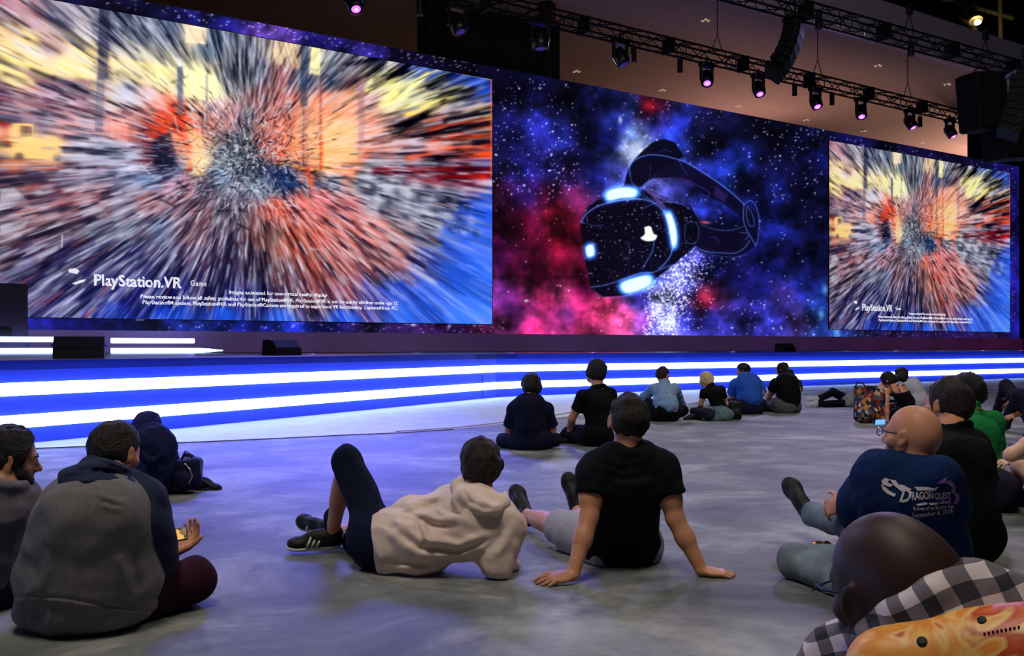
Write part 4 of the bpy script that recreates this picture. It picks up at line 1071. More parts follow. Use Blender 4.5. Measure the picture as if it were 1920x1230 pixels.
        if s.cr:
            I = np.nonzero(np.abs(D) < .035); x = gx[I[0]]; y = gy[I[1]]; z = gz[I[2]]
            px = 960 + x / y * F; py = HY - (z - CZ) / y * F; acc = np.zeros(len(x), np.float32)
            for pts, w_, amp in s.cr:
                P_ = np.array(pts, float); lo_, hi_ = P_.min(0) - 3 * w_, P_.max(0) + 3 * w_
                m = (px > lo_[0]) & (px < hi_[0]) & (py > lo_[1]) & (py < hi_[1]); X_, Y_ = px[m], py[m]
                dm = np.full(len(X_), 1e9); tt = np.zeros(len(X_)); n_ = len(P_) - 1
                for i in range(n_):
                    (x1, y1), (x2, y2) = P_[i], P_[i + 1]; dx, dy = x2 - x1, y2 - y1
                    t = np.clip(((X_ - x1) * dx + (Y_ - y1) * dy) / (dx * dx + dy * dy + 1e-9), 0, 1); d = np.hypot(X_ - x1 - t * dx, Y_ - y1 - t * dy)
                    b = d < dm; dm = np.where(b, d, dm); tt = np.where(b, (i + t) / n_, tt)
                acc[m] += (amp * np.exp(-(dm / w_) ** 2) * np.clip(np.sin(np.pi * np.clip(tt, .06, .94)) * 1.6, 0, 1)).astype(np.float32)
            D[I] -= acc
        if s.cuts or floor is not None:
            X, Y, Z = np.meshgrid(gx, gy, gz, indexing='ij', sparse=True)
            for p, nn, k in s.cuts: D = -smin(-D, -((X - p[0]) * nn[0] + (Y - p[1]) * nn[1] + (Z - p[2]) * nn[2]).astype(np.float32), k)
            if floor is not None: D = np.maximum(D, (floor - Z).astype(np.float32))
        D[0] = D[-1] = .1; D[:, 0] = D[:, -1] = .1; D[:, :, 0] = D[:, :, -1] = .1
        V, Q = surface_nets(D)
        V = V * vox + lo
        if smooth_it: V = relax(V, Q, smooth_it)
        if floor is not None: V[:, 2] = np.maximum(V[:, 2], floor)
        return mesh_from(name, V, Q, material, True)
    def build(s, name, vox, material, parent=None, floor=None, smooth_it=1):
        return link(name, s.mesh(name, vox, material, floor, smooth_it), parent)

def relax(V, Q, it):
    for _ in range(it):
        acc = np.zeros_like(V); cnt = np.zeros(len(V))
        for a, b in ((0, 1), (1, 2), (2, 3), (3, 0)):
            for u, v in ((a, b), (b, a)):
                for c in range(3): acc[:, c] += np.bincount(Q[:, u], V[Q[:, v], c], len(V))
                cnt += np.bincount(Q[:, u], minlength=len(V))
        V = V * .5 + acc / cnt[:, None] * .5
    return V

def surface_nets(D):
    ins = D < 0
    nx, ny, nz = D.shape
    c = ins[:-1, :-1, :-1].astype(np.int8)
    tot = np.zeros((nx - 1, ny - 1, nz - 1), np.int8)
    for i in (0, 1):
        for j in (0, 1):
            for k in (0, 1): tot += ins[i:nx - 1 + i, j:ny - 1 + j, k:nz - 1 + k]
    act = (tot > 0) & (tot < 8)
    I, J, K = np.nonzero(act)
    idx = np.full(act.shape, -1, np.int32); idx[I, J, K] = np.arange(len(I))
    P_ = np.zeros((len(I), 3)); C = np.zeros(len(I))
    corners = [(i, j, k) for i in (0, 1) for j in (0, 1) for k in (0, 1)]
    vals = {q: D[I + q[0], J + q[1], K + q[2]] for q in corners}
    for a in corners:
        for ax in range(3):
            if a[ax]: continue
            b = list(a); b[ax] = 1; b = tuple(b)
            va, vb = vals[a], vals[b]; m = (va < 0) != (vb < 0)
            t = np.where(m, va / (va - vb + 1e-12), 0)
            for d in range(3): P_[:, d] += np.where(m, a[d] + (t if d == ax else 0), 0)
            C += m
    P_ /= C[:, None]; P_[:, 0] += I; P_[:, 1] += J; P_[:, 2] += K
    quads = []
    for ax in range(3):
        sl0 = [slice(None)] * 3; sl1 = [slice(None)] * 3; sl0[ax] = slice(0, -1); sl1[ax] = slice(1, None)
        a, b = ins[tuple(sl0)], ins[tuple(sl1)]
        m = a != b
        E = np.array(np.nonzero(m)).T
        u, v = [(1, 2), (2, 0), (0, 1)][ax]
        ok = (E[:, u] > 0) & (E[:, v] > 0) & (E[:, u] < D.shape[u] - 1) & (E[:, v] < D.shape[v] - 1)
        E = E[ok]; flip = a[E[:, 0], E[:, 1], E[:, 2]]
        def at_(du, dv):
            q = E.copy(); q[:, u] += du; q[:, v] += dv
            return idx[q[:, 0], q[:, 1], q[:, 2]]
        q = np.stack([at_(-1, -1), at_(0, -1), at_(0, 0), at_(-1, 0)], 1)
        q[~flip] = q[~flip][:, ::-1]
        quads.append(q)
    return P_, np.concatenate(quads)

# ------------------------------------------------------------------ anatomy
def frame(f, u):
    """right, forward, up axes from a facing and a rough up direction"""
    f = _n(f); u = np.asarray(u, float); u = _n(u - f * np.dot(u, f)); r = np.cross(f, u); return r, f, u

def head_sdf(s, c, f, u, sc=1.0, nose=1.0, ear=1.0, jaw=1.0, neck_to=None, neck_r=.056):
    """c = centre of the skull; f = facing; u = crown direction"""
    r, f, u = frame(f, u); L = lambda a, b, d: np.asarray(c, float) + (r * a + f * b + u * d) * sc
    ax = [r, f, u]; q = lambda *v: np.array(v) * sc
    s.ell(L(0, -.012, .020), q(.074, .095, .088), ax, .02)
    s.ell(L(0, -.032, -.005), q(.066, .070, .072), ax, .03)
    s.ell(L(0, .030, -.040), q(.054 * jaw, .056, .072), ax, .03)
    s.ell(L(0, .058, -.082), q(.026 * jaw, .026, .026), ax, .03)
    s.cap(L(-.030, .070, .012), L(.030, .070, .012), .014 * sc, None, .02)
    s.cap(L(0, .084, .004), L(0, .103 + .004 * nose, -.030), .008 * sc, .011 * sc * nose, .012)
    s.ell(L(-.012, .092, -.036), q(.009, .010, .008), ax, .008); s.ell(L(.012, .092, -.036), q(.009, .010, .008), ax, .008)
    for e in (-1, 1):
        s.ell(L(e * .031, .083, -.004), q(.016, .012, .010), ax, .010, sub=True)
        s.ell(L(e * .031, .075, -.004), q(.0125, .0125, .0115), ax, .003)
        s.ell(L(e * .048, .050, -.030), q(.018, .022, .016), ax, .025)
        # ear: rim with a hollow
        er, ef, eu = _n(r * e * .9 - f * .35), _n(f * .94 + r * e * .3 + u * .1), u
        ec = L(e * .077, -.006, -.008)
        s.ell(ec + (er * .006) * sc, q(.008, .019 * ear, .031 * ear), [er, ef, _n(eu * .97 - f * .2)], .006)
        s.ell(ec + (er * .015 + ef * .003) * sc, q(.006, .011, .018), [er, ef, eu], .004, sub=True)
        s.ell(ec + (er * .005 + ef * .004 - eu * .026) * sc, q(.006, .010, .010), [er, ef, eu], .006)
    s.cap(L(-.018, .084, -.055), L(.018, .084, -.055), .0075 * sc, None, .008)
    s.cap(L(-.015, .082, -.066), L(.015, .082, -.066), .0085 * sc, None, .008)
    s.cap(L(-.02, .0915, -.0605), L(.02, .0915, -.0605), .0022 * sc, None, .003, sub=True)
    if neck_to is not None:
        s.cap(L(0, -.022, -.055), neck_to, neck_r * sc, neck_r * 1.12 * sc, .035)
    return L

def hair_sdf(s, c, f, u, sc=1.0, thick=.012, style='short', seed=1):
    r, f, u = frame(f, u); L = lambda a, b, d: np.asarray(c, float) + (r * a + f * b + u * d) * sc
    ax = [r, f, u]; t = thick; q = lambda *v: np.array(v) * sc
    s.ell(L(0, -.014, .024), q(.076 + t, .097 + t, .088 + t), ax, .02)
    s.ell(L(0, -.036, -.008), q(.066 + t, .070 + t * .9, .072 + t * .6), ax, .03)
    if style in ('short', 'fade'):
        s.cut(L(0, .058, .035), _n(f * .92 - u * .25)); s.cut(L(0, -.04, -.072), _n(-u * .85 + f * .5))
    if style == 'fade':
        s.cut(L(0, -.04, -.058), _n(-u * .9 + f * .4))
    if style == 'full':    # thick layered hair down the neck and over the ears
        s.ell(L(0, -.045, -.035), q(.070 + t * .7, .058 + t, .060), ax, .03)
        s.ell(L(.05, .02, -.005), q(.03, .05, .045), ax, .03); s.ell(L(-.05, .02, -.005), q(.03, .05, .045), ax, .03)
        s.cut(L(0, .070, .02), _n(f * .95 - u * .2)); s.cut(L(0, -.04, -.105), _n(-u * .9 + f * .42))
    if style == 'full': s.wobble(.007 * sc, 42 / sc, seed + 2, u * .7 + r * .5)
    s.wobble(.0045 * sc, 60 / sc, seed, u); s.wobble(.0030 * sc, 150 / sc, seed + 1, u + f * .4)
    return L

def hand_sdf(s, wr, d, nrm, side, sc=1.0, curl=.15, spread=.16, k=.006, curls=None):
    """wr = wrist point, d = direction of the fingers, nrm = back-of-hand normal, side=+1/-1 puts the thumb on that side"""
    d = _n(d); nrm = np.asarray(nrm, float); nrm = _n(nrm - d * np.dot(nrm, d)); t = np.cross(d, nrm) * side
    p0 = np.asarray(wr, float); pal = p0 + d * .052 * sc
    s.ell(pal, np.array([.052, .043, .0155]) * sc, [d, t, nrm], .012)
    s.cap(p0, p0 + d * .03 * sc, .024 * sc, .026 * sc, .015, (nrm, .72))
    offs = [.031, .0105, -.0105, -.030]; lens = [.072, .080, .074, .058]; rad = [.0088, .0090, .0086, .0076]
    for i in range(4):
        cu = curl if curls is None else curls[i]
        base = p0 + (d * (.092 - abs(offs[i]) * .22) + t * offs[i]) * sc
        dd = _n(d + t * offs[i] / .03 * spread); a = base
        s.ell(a + nrm * .003 * sc, np.array([.011, .010, .010]) * sc, [d, t, nrm], .006)
        for j, fr in enumerate((.45, .31, .24)):
            ang = cu * (1.0 + .35 * j)
            dd = _n(dd * math.cos(ang) - nrm * math.sin(ang))
            b = a + dd * lens[i] * fr * sc
            s.cap(a, b, rad[i] * (1 - .06 * j) * sc, rad[i] * (1 - .06 * (j + 1)) * sc, .003 if j else k)
            a = b
    a = p0 + (d * .026 + t * .026) * sc; dd = _n(d * .62 + t * .75 - nrm * .18)
    for j, (l_, r_) in enumerate(((.040, .0125), (.030, .0100), (.024, .0090))):
        b = a + dd * l_ * sc; s.cap(a, b, r_ * sc, r_ * .9 * sc, .008 if j == 0 else .003); a = b
        dd = _n(dd + d * .28 - nrm * curl * .5)

def shoe_parts(root, heel, toe, up, w=.046, body=None, sole=None, vox=.005, length=None, stripes=None, lace=None, name='shoe'):
    """a trainer: upper and sole; heel and toe are points on the sole line"""
    heel = np.asarray(heel, float); toe = np.asarray(toe, float); f = _n(toe - heel); u = _n(np.asarray(up, float) - f * np.dot(up, f)); r = np.cross(f, u); L = np.linalg.norm(toe - heel)
    q = lambda a, b, c: heel + f * a * L + r * b + u * c
    s = Sdf()
    s.ell(q(.16, 0, .050), (.22 * L, w * .86, .056), [f, r, u], .02)
    s.ell(q(.42, 0, .046), (.30 * L, w * .90, .052), [f, r, u], .03)
    s.ell(q(.78, .002, .030), (.22 * L, w * 1.0, .032), [f, r, u], .03)
    s.cap(q(.17, 0, .05), q(.13, 0, .085), .038, .037, .02)
    s.cut(q(0, 0, .008), -u)
    o = s.build(name, vox, body, root)
    s2 = Sdf()
    s2.ell(q(.20, 0, .010), (.20 * L, w * .88, .022), [f, r, u], .02); s2.ell(q(.50, 0, .010), (.3 * L, w * .86, .022), [f, r, u], .02); s2.ell(q(.78, .002, .010), (.235 * L, w * 1.08, .022), [f, r, u], .02)
    s2.cut(q(0, 0, -.004), -u).cut(q(0, 0, .019), u)
    s2.build('sole', vox, sole, o)
    if stripes:
        for k in range(3):
            for sd in (-1, 1):
                b = MB(); x = .42 + k * .09
                pts = [q(x + .05, sd * w * .90, .022), q(x + .01, sd * w * .86, .045), q(x - .03, sd * w * .55, .070)]
                b.tube(pts, [.0075, .0075, .006], 6); b.build('stripe', stripes, o, True)
        b = MB(); b.tube([q(.02, -.02, .06), q(-.045, 0, .065), q(.02, .02, .06)], .016, 8); b.build('heel_tab', stripes, o, True)
    if lace:
        for k in range(4):
            b = MB(); x = .40 + k * .075; h = .082 - k * .008; b.tube([q(x, -.022, h - .012), q(x + .01, 0, h), q(x, .022, h - .012)], .003, 5); b.build('lace', lace, o)
    return o
# ------------------------------------------------------------------ people
SK = {
 'fair': mat('skin_fair', rgb(204, 140, 108), .5, spec=.4, noise=(40, .06)),
 'pale': mat('skin_pale', rgb(222, 176, 150), .5, spec=.4, noise=(40, .06)),
 'tan': mat('skin_tan', rgb(176, 120, 90), .5, spec=.4, noise=(40, .06)),
 'brown': mat('skin_brown', rgb(140, 92, 68), .5, spec=.4, noise=(40, .06)),
 'deep': mat('skin_deep', rgb(52, 30, 25), .52, spec=.35, noise=(30, .10)),
}
def hairm(name, c): return mat(name, rgb(*c), .6, spec=.3, noise=(60, .35), bump=(140, .9))
HAIR_BLACK = hairm('hair_black', (24, 20, 22)); HAIR_BROWN = hairm('hair_brown', (50, 36, 30)); HAIR_DARK = hairm('hair_dark_brown', (36, 27, 26)); HAIR_BLOND = hairm('hair_blond', (214, 186, 140))
def cloth(name, c, sc=55, am=.10, bp=(420, .35), rough=.9): return mat(name, rgb(*c), rough, spec=.12, noise=(sc, am), bump=bp)
SOLE_W = mat('sole_white', rgb(205, 205, 200), .6); SHOE_BK = mat('shoe_black', rgb(17, 17, 20), .6); SOLE_BK = mat('sole_black', rgb(12, 12, 14), .7)

def defaults(B, ang, sc=1.0, lean=0.0, side=0.0):
    """a person sitting cross-legged; B floor point, ang heading (0 = away from the camera, positive turns left)"""
    B = np.array([B[0], B[1], 0.0]); f = np.array([-math.sin(ang), math.cos(ang), 0]); r = np.array([f[1], -f[0], 0]); u = np.array([0, 0, 1.0])
    q = lambda a, b, c: B + (r * a + f * b + u * c) * sc
    J = dict(f=f, r=r, B=B, sc=sc, q=q)
    J['pelvis'] = q(0, 0, .115); J['waist'] = q(side * .3, -.02 + lean * .3, .27); J['chest'] = q(side * .7, lean * .75, .43); J['neck'] = q(side, .02 + lean, .60); J['head'] = q(side * 1.1, .05 + lean * 1.15, .735)
    J['face'] = f.copy(); J['up'] = u.copy()
    for s_, n in ((-1, 'L'), (1, 'R')):
        J['sh' + n] = q(side + .185 * s_, .01 + lean, .545); J['el' + n] = q(side + .245 * s_, .05 + lean, .29); J['wr' + n] = q(.10 * s_, .30, .22)
        J['hip' + n] = q(.10 * s_, .02, .11); J['kn' + n] = q(.35 * s_, .27, .13); J['an' + n] = q(-.12 * s_, .33, .065); J['toe' + n] = q(-.25 * s_, .38, .05)
    return J

def figure(label, J, skin='fair', hair=HAIR_DARK, hstyle='short', hthick=.012, shirt=None, sl=.55, shirt_name='t_shirt', pants=None, pl=1.95, pants_name='trousers', shoes=SHOE_BK, sole=SOLE_BK,
           vox=.008, bulk=1.0, collar=True, hood=None, fold=.006, hands=True, hand=None, body_only=(), shirt_extra=None, pants_extra=None, body_extra=None, hem=None, category='person', feet=True, shirt_bulk=1.0, stripes=None, headsc=1.0, group=None, skipL=False, skipR=False, fseed=3):
    sc = J['sc']; W_ = {k: np.asarray(v, float) for k, v in J.items() if k not in ('sc', 'q')}
    root = empty('person', (J['pelvis'][0], J['pelvis'][1], 0), label, category, group)
    g = lambda k: W_[k]
    rt = _n(g('shR') - g('shL')); sp = _n(g('neck') - g('pelvis')); ft = _n(np.cross(sp, rt)); m = sc * bulk
    sides = [n for n, sk in (('L', skipL), ('R', skipR)) if not sk]
    # --- the body: one continuous skin
    b = Sdf()
    b.chain([g('pelvis'), g('waist'), g('chest')], [.115 * m, .105 * m, .115 * m], .05, (ft, .72))
    b.cap(g('chest'), g('neck') - sp * .05 * sc, .11 * m, .07 * m, .05, (ft, .75))
    for n in sides:
        b.cap(g('neck') - sp * .02 * sc, g('sh' + n), .045 * sc, .050 * sc, .04)
        el, wr, sh = g('el' + n), g('wr' + n), g('sh' + n)
        b.cap(sh, el, .049 * m, .039 * sc, .03); b.cap(sh + (el - sh) * .4, sh + (el - sh) * .6, .047 * m, .045 * m, .03)
        b.cap(el, el + (wr - el) * .4, .040 * sc, .041 * sc, .02); b.cap(el + (wr - el) * .35, wr, .039 * sc, .026 * sc, .02)
        kn, an, hp = g('kn' + n), g('an' + n), g('hip' + n)
        b.cap(hp, kn, .082 * m, .052 * sc, .04); b.cap(kn, an, .050 * sc, .034 * sc, .02)
        fk = _n(np.cross(np.cross(kn - an, hp - kn), kn - an)) if np.linalg.norm(np.cross(kn - an, hp - kn)) > 1e-4 else ft
        cf = kn + (an - kn) * .33; b.cap(cf - _n(kn - hp) * .012, cf + (an - kn) * .2 , .049 * sc, .042 * sc, .03)
        if feet:
            tf = _n(g('toe' + n) - an); tu = J.get('fup' + n, np.array([0, 0, 1.0])); tu = _n(tu - tf * np.dot(tu, tf)); b.cap(an, an + tf * .13 * sc - tu * .038 * sc, .033 * sc, .020 * sc, .02)
        if hands:
            hd = (hand or {}).get(n, {})
            dr = hd.get('dir', _n(wr - el)); nm = hd.get('nrm', np.array([0, 0, 1.0]) + ft * -.2); th = hd.get('side', 1 if n == 'L' else -1)
            hand_sdf(b, wr, dr, nm, th, sc * hd.get('sc', 1.0), hd.get('curl', .35), hd.get('spread', .12), curls=hd.get('curls'))
    hs = sc * headsc
    LH = head_sdf(b, g('head'), g('face'), g('up'), hs, neck_to=g('neck') - sp * .01, neck_r=.055)
    if body_extra: body_extra(b)
    b.build('body', vox, SK[skin] if isinstance(skin, str) else skin, root, floor=0.002)
    parts = {'root': root, 'LH': LH}
    # --- hair
    if hair is not None:
        h = Sdf(); hair_sdf(h, g('head'), g('face'), g('up'), hs, hthick, hstyle, fseed); parts['hair'] = h.build('hair', min(vox, .007), hair, root)
    # --- shirt
    if shirt is not None:
        s = Sdf(); k = m * shirt_bulk
        s.chain([g('pelvis') + sp * .02 * sc, g('waist'), g('chest')], [.148 * k, .136 * k, .143 * k], .06, (ft, .76))
        s.cap(g('chest'), g('neck') - sp * .07 * sc, .140 * k, .092 * m, .05, (ft, .74))
        s.cap(g('chest') + rt * .06 * sc + sp * .05 * sc - ft * .045 * sc, g('chest') - rt * .06 * sc + sp * .05 * sc - ft * .045 * sc, .075 * k, None, .06)
        for n in sides:
            el, wr, sh = g('el' + n), g('wr' + n), g('sh' + n)
            s.cap(g('neck') - sp * .035 * sc, sh, .058 * sc, .066 * m, .05)
            if sl > 0:
                r0 = .066 * m
                if sl <= 1: s.sleeve(sh, sh + (el - sh) * sl, r0, .064 * m, .035, .008)
                else: s.cap(sh, el, r0, .055 * m, .04); s.sleeve(el, el + (wr - el) * (sl - 1), .055 * m, .040 * sc, .025, .008)
        if collar:
            nb = g('neck') + sp * .005 * sc; cr = []
            for i in range(13):
                a = 2 * math.pi * i / 12; cr.append(nb + (rt * math.cos(a) * .069 + ft * math.sin(a) * .065) * sc - ft * .004 + sp * (-.016 * math.sin(a)) * sc)
            s.chain(cr, [.012 * sc] * 13, .022)
        if shirt_extra: shirt_extra(s)
        s.wobble(fold, 26, fseed, sp); s.wobble(fold * .5, 60, fseed + 5, rt)
        if hem is not None: s.cut(*hem)
        parts['shirt'] = s.build(shirt_name, vox, shirt, root, floor=0.004)
    # --- trousers
    if pants is not None:
        s = Sdf()
        s.cap(g('pelvis') - rt * .05 * sc, g('pelvis') + rt * .05 * sc, .125 * m, None, .05); s.cap(g('pelvis'), g('waist'), .13 * m, .118 * m, .05, (ft, .8))
        for n in sides:
            hp, kn, an = g('hip' + n), g('kn' + n), g('an' + n)
            if pl <= 1: s.sleeve(hp, hp + (kn - hp) * pl, .108 * m, .088 * sc, .05)
            else: s.cap(hp, kn, .104 * m, .072 * sc, .05); s.sleeve(kn, kn + (an - kn) * (pl - 1), .070 * sc, .056 * sc, .03)
        if pants_extra: pants_extra(s)
        s.wobble(fold * .9, 34, fseed + 9); s.build(pants_name, vox, pants, root, floor=0.003)
    # --- shoes
    if feet and shoes is not None:
        for n in sides:
            an, toe = g('an' + n), g('toe' + n); f_ = _n(toe - an); up_ = J.get('fup' + n, np.array([0, 0, 1.0])); up_ = _n(up_ - f_ * np.dot(up_, f_))
            heel = an - f_ * .05 * sc - up_ * .062 * sc; tip = heel + f_ * .28 * sc
            shoe_parts(root, heel, tip, up_, .046 * sc, shoes, sole, vox=min(vox, .007), stripes=stripes)
    return parts
QUAL = 1.0
# ---- far people along the stage, from left to right
C_NAVYTEE = cloth('navy_tee', (20, 22, 48)); C_BLACKTEE = cloth('black_tee', (15, 16, 20)); C_DARKJEAN = cloth('dark_jeans', (24, 28, 52), bp=(600, .4)); C_BLACKJEAN = cloth('black_jeans', (12, 12, 17))
def at(px, py, d): return P(px, py, d)

# navy tee, cross-legged, in front of the stage
J = defaults(G(994, 843), 0.0, .96); J['head'] = at(996, 722, 10.45); J['neck'] = at(995, 748, 10.38)
J['shL'] = at(964, 768, 10.4); J['shR'] = at(1024, 768, 10.4); J['elL'] = at(953, 806, 10.45); J['elR'] = at(1036, 806, 10.45)
J['knL'] = at(942, 826, 10.62); J['knR'] = at(1040, 824, 10.6)
p = figure('person in navy t-shirt sitting cross-legged, seen from behind against the light bands', J, 'fair', HAIR_BLACK, 'full', .014, C_NAVYTEE, .85, 't_shirt', C_DARKJEAN, bulk=1.12, shirt_bulk=1.05, vox=.011, headsc=1.12)
# black tee, glasses, turned left
J = defaults(G(1122, 836), .35, 1.06); J['head'] = at(1116, 697, 10.9); J['neck'] = at(1121, 728, 10.85); J['face'] = _n([-.75, .7, .1])
J['shL'] = at(1093, 744, 10.75); J['shR'] = at(1143, 740, 10.9); J['elL'] = at(1072, 785, 10.8); J['elR'] = at(1150, 790, 11.0); J['wrL'] = at(1068, 815, 11.05); J['wrR'] = at(1110, 815, 11.2)
J['knL'] = at(1068, 812, 11.1); J['anL'] = at(1050, 826, 11.1); J['toeL'] = at(1035, 829, 11.15); J['waist'] = at(1124, 795, 10.8); J['chest'] = at(1121, 765, 10.8)
p = figure('person in black t-shirt and glasses sitting cross-legged, looking up left', J, 'fair', HAIR_BLACK, 'full', .013, C_BLACKTEE, .62, 't_shirt', C_BLACKJEAN, bulk=1.0, vox=.011, headsc=1.06)
LH = p['LH']; b = MB()
for e in (-1, 1):
    c = LH(e * .033, .102, .0); ring = []
    for i in range(13): a = i / 12 * 2 * math.pi; ring.append(LH(e * .033 + .021 * math.cos(a), .103, .016 * math.sin(a)))
    b.tube(ring, .0022, 5)
    b.tube([LH(e * .054, .103, .004), LH(e * .082, .06, .006), LH(e * .085, -.01, .002)], .0026, 5)
b.tube([LH(-.012, .103, .002), LH(.012, .103, .002)], .0022, 5); b.build('glasses', BLACK, p['root'])

# denim jacket, knees drawn up
C_DENIM = cloth('denim_jacket', (128, 160, 196), 30, .22); C_DENIM2 = cloth('mid_denim', (95, 118, 130), 30, .3)
J = defaults(G(1246, 790), .1, .98); J['head'] = at(1243, 703, 14.6); J['face'] = _n([.55, .8, -.1]); J['neck'] = at(1246, 720, 14.55)
J['shL'] = at(1226, 729, 14.5); J['shR'] = at(1266, 729, 14.55); J['elL'] = at(1209, 743, 14.85); J['wrL'] = at(1212, 752, 15.1); J['elR'] = at(1277, 757, 14.8)
J['knL'] = at(1213, 752, 15.0); J['anL'] = at(1222, 783, 15.1); J['toeL'] = at(1215, 787, 15.25); J['chest'] = at(1247, 745, 14.4)
def belt(s): s.cap(at(1228, 779, 14.45), at(1266, 779, 14.45), .07, None, .03)
figure('person in light denim jacket sitting with knees drawn up', J, 'fair', HAIR_DARK, 'fade', .007, C_DENIM, 1.9, 'denim_jacket', C_BLACKJEAN, bulk=1.12, vox=.011, fold=.010, hem=(at(1246, 781, 14.4), (0, 0, -1)), headsc=1.08)
# blond person, denim shirt round the waist, bag
J = defaults(G(1340, 789), .5, .86); J['head'] = at(1322, 712, 14.75); J['face'] = _n([-.8, .5, -.1]); J['neck'] = at(1330, 725, 14.7)
J['shL'] = at(1320, 736, 14.55); J['shR'] = at(1352, 731, 14.8); J['elL'] = at(1314, 757, 14.6); J['wrL'] = at(1312, 768, 14.9); J['chest'] = at(1340, 743, 14.6); J['waist'] = at(1346, 760, 14.6); J['pelvis'] = at(1347, 776, 14.6)
J['knL'] = at(1302, 772, 14.7); J['anL'] = at(1325, 781, 15.0); J['knR'] = at(1362, 778, 15.1); J['elR'] = at(1362, 757, 14.9)
def apron(s):
    s.ell(at(1345, 778, 14.6), (.24, .22, .15), k=.05); s.cap(at(1325, 784, 14.45), at(1360, 786, 14.45), .05, None, .05)
p = figure('blond person in black top with a denim shirt tied round the waist', J, 'pale', HAIR_BLOND, 'full', .028, C_BLACKTEE, .55, 't_shirt', cloth('cargo_dark', (40, 42, 60)), bulk=.95, vox=.010, shirt_bulk=.95)
s = Sdf(); apron(s); s.wobble(.014, 30, 4, (0, 0, 1)); s.build('waist_shirt', .010, C_DENIM2, p['root'], floor=.003)
s = Sdf(); c = at(1378, 770, 14.7); s.rbox(c, (.09, .07, .14), None, .04); s.ell(c + [.02, -.05, -.04], (.07, .05, .08), k=.02); bag = s.build('shoulder_bag', .010, SHOE_BK, None, floor=.003)
tag(bag, 'small black bag on the floor at the blond person\'s right hip', 'bag')
b = MB(); b.tube([c + [-.03, 0, .13], c + [0, -.02, .20], c + [.05, 0, .12]], .010, 6); b.build('strap', SHOE_BK, bag)
# blue tee, cap worn backwards
C_BLUE = cloth('blue_tee', (44, 92, 190))
J = defaults(G(1404, 776), .25, 1.05, 0); J['head'] = at(1393, 694, 16.4); J['face'] = _n([-.9, .35, .1]); J['neck'] = at(1400, 711, 16.4)
J['shL'] = at(1379, 721, 16.2); J['shR'] = at(1421, 722, 16.5); J['elL'] = at(1371, 748, 16.3)
p = figure('heavyset person in bright blue t-shirt and backwards cap', J, 'tan', HAIR_BLACK, 'fade', .008, C_BLUE, .7, 't_shirt', C_DARKJEAN, bulk=1.38, vox=.012, headsc=.92)
LH = p['LH']; h = MB(); s = Sdf(); r_, f_, u_ = frame(J['face'], J['up']); s.ell(LH(0, -.01, .032), (.095, .112, .092), [r_, f_, u_]); s.cut(LH(0, 0, .018), -u_ + f_ * -.0); s.ell(LH(0, -.12, .022), (.06, .06, .008), [r_, f_, u_], .01); s.build('cap', .008, SHOE_BK, p['root'])
# black tee, ponytail
J = defaults(G(1476, 774), .35, 1.03); J['head'] = at(1466, 692, 16.7); J['face'] = _n([-.85, .5, .1]); J['neck'] = at(1474, 709, 16.7); J['shL'] = at(1455, 720, 16.5); J['shR'] = at(1493, 720, 16.8); J['elL'] = at(1443, 742, 16.6); J['wrL'] = at(1436, 752, 17.0); J['knL'] = at(1440, 757, 17.0)
def tail(s): s.chain([at(1474, 692, 16.65), at(1481, 699, 16.5), at(1489, 711, 16.42), at(1494, 724, 16.42)], [.05, .055, .05, .022], .03)
p = figure('person in black t-shirt with a long ponytail, grey trousers', J, 'tan', HAIR_BLACK, 'full', .013, C_BLACKTEE, .6, 't_shirt', cloth('grey_trousers', (92, 90, 100)), bulk=1.34, vox=.012, headsc=.92)
s = Sdf(); tail(s); s.wobble(.004, 60, 2); s.build('ponytail', .009, HAIR_BLACK, p['root'])
# reclining person, black leggings
root = empty('person', G(1575, 765), 'person lying back in black leggings, white shoes toward the left', 'person')
C_LEG = cloth('black_leggings', (18, 18, 30)); 
s = Sdf(); s.chain([at(1598, 757, 18.0), at(1597, 750, 18.6)], [.13, .12], .04); s.chain([at(1594, 752, 18.2), at(1562, 735, 17.8), at(1528, 751, 17.6)], [.085, .058, .040], .03); s.chain([at(1596, 755, 17.9), at(1565, 757, 17.7), at(1527, 758, 17.5)], [.080, .055, .036], .03); s.chain([at(1600, 757, 18.0), at(1625, 745, 18.3), at(1645, 735, 18.5)], [.12, .11, .08], .05); s.ell(at(1655, 727, 18.6), (.08, .10, .11))
s.build('body', .012, SK['pale'], root, floor=.002)
s = Sdf(); s.chain([at(1594, 752, 18.2), at(1562, 735, 17.8), at(1532, 749, 17.6)], [.095, .068, .052], .03); s.chain([at(1596, 755, 17.9), at(1565, 757, 17.7), at(1530, 758, 17.5)], [.09, .065, .048], .03); s.wobble(.004, 40, 3); s.build('leggings', .011, C_LEG, root, floor=.002)
s = Sdf(); s.chain([at(1589, 755, 17.85), at(1600, 752, 17.95), at(1625, 745, 18.3)], [.13, .15, .13], .05); s.wobble(.012, 34, 8); s.build('grey_top', .011, cloth('washed_grey', (130, 132, 142), 26, .3), root, floor=.002)
for y, d in ((751, 17.55), (759, 17.45)): shoe_parts(root, at(1532, y + 5, d), at(1509, y - 1 if y < 755 else y + 3, d), (0, -.3, 1), .045, mat('white_shoe', rgb(190, 190, 200), .6), SOLE_W, vox=.010)
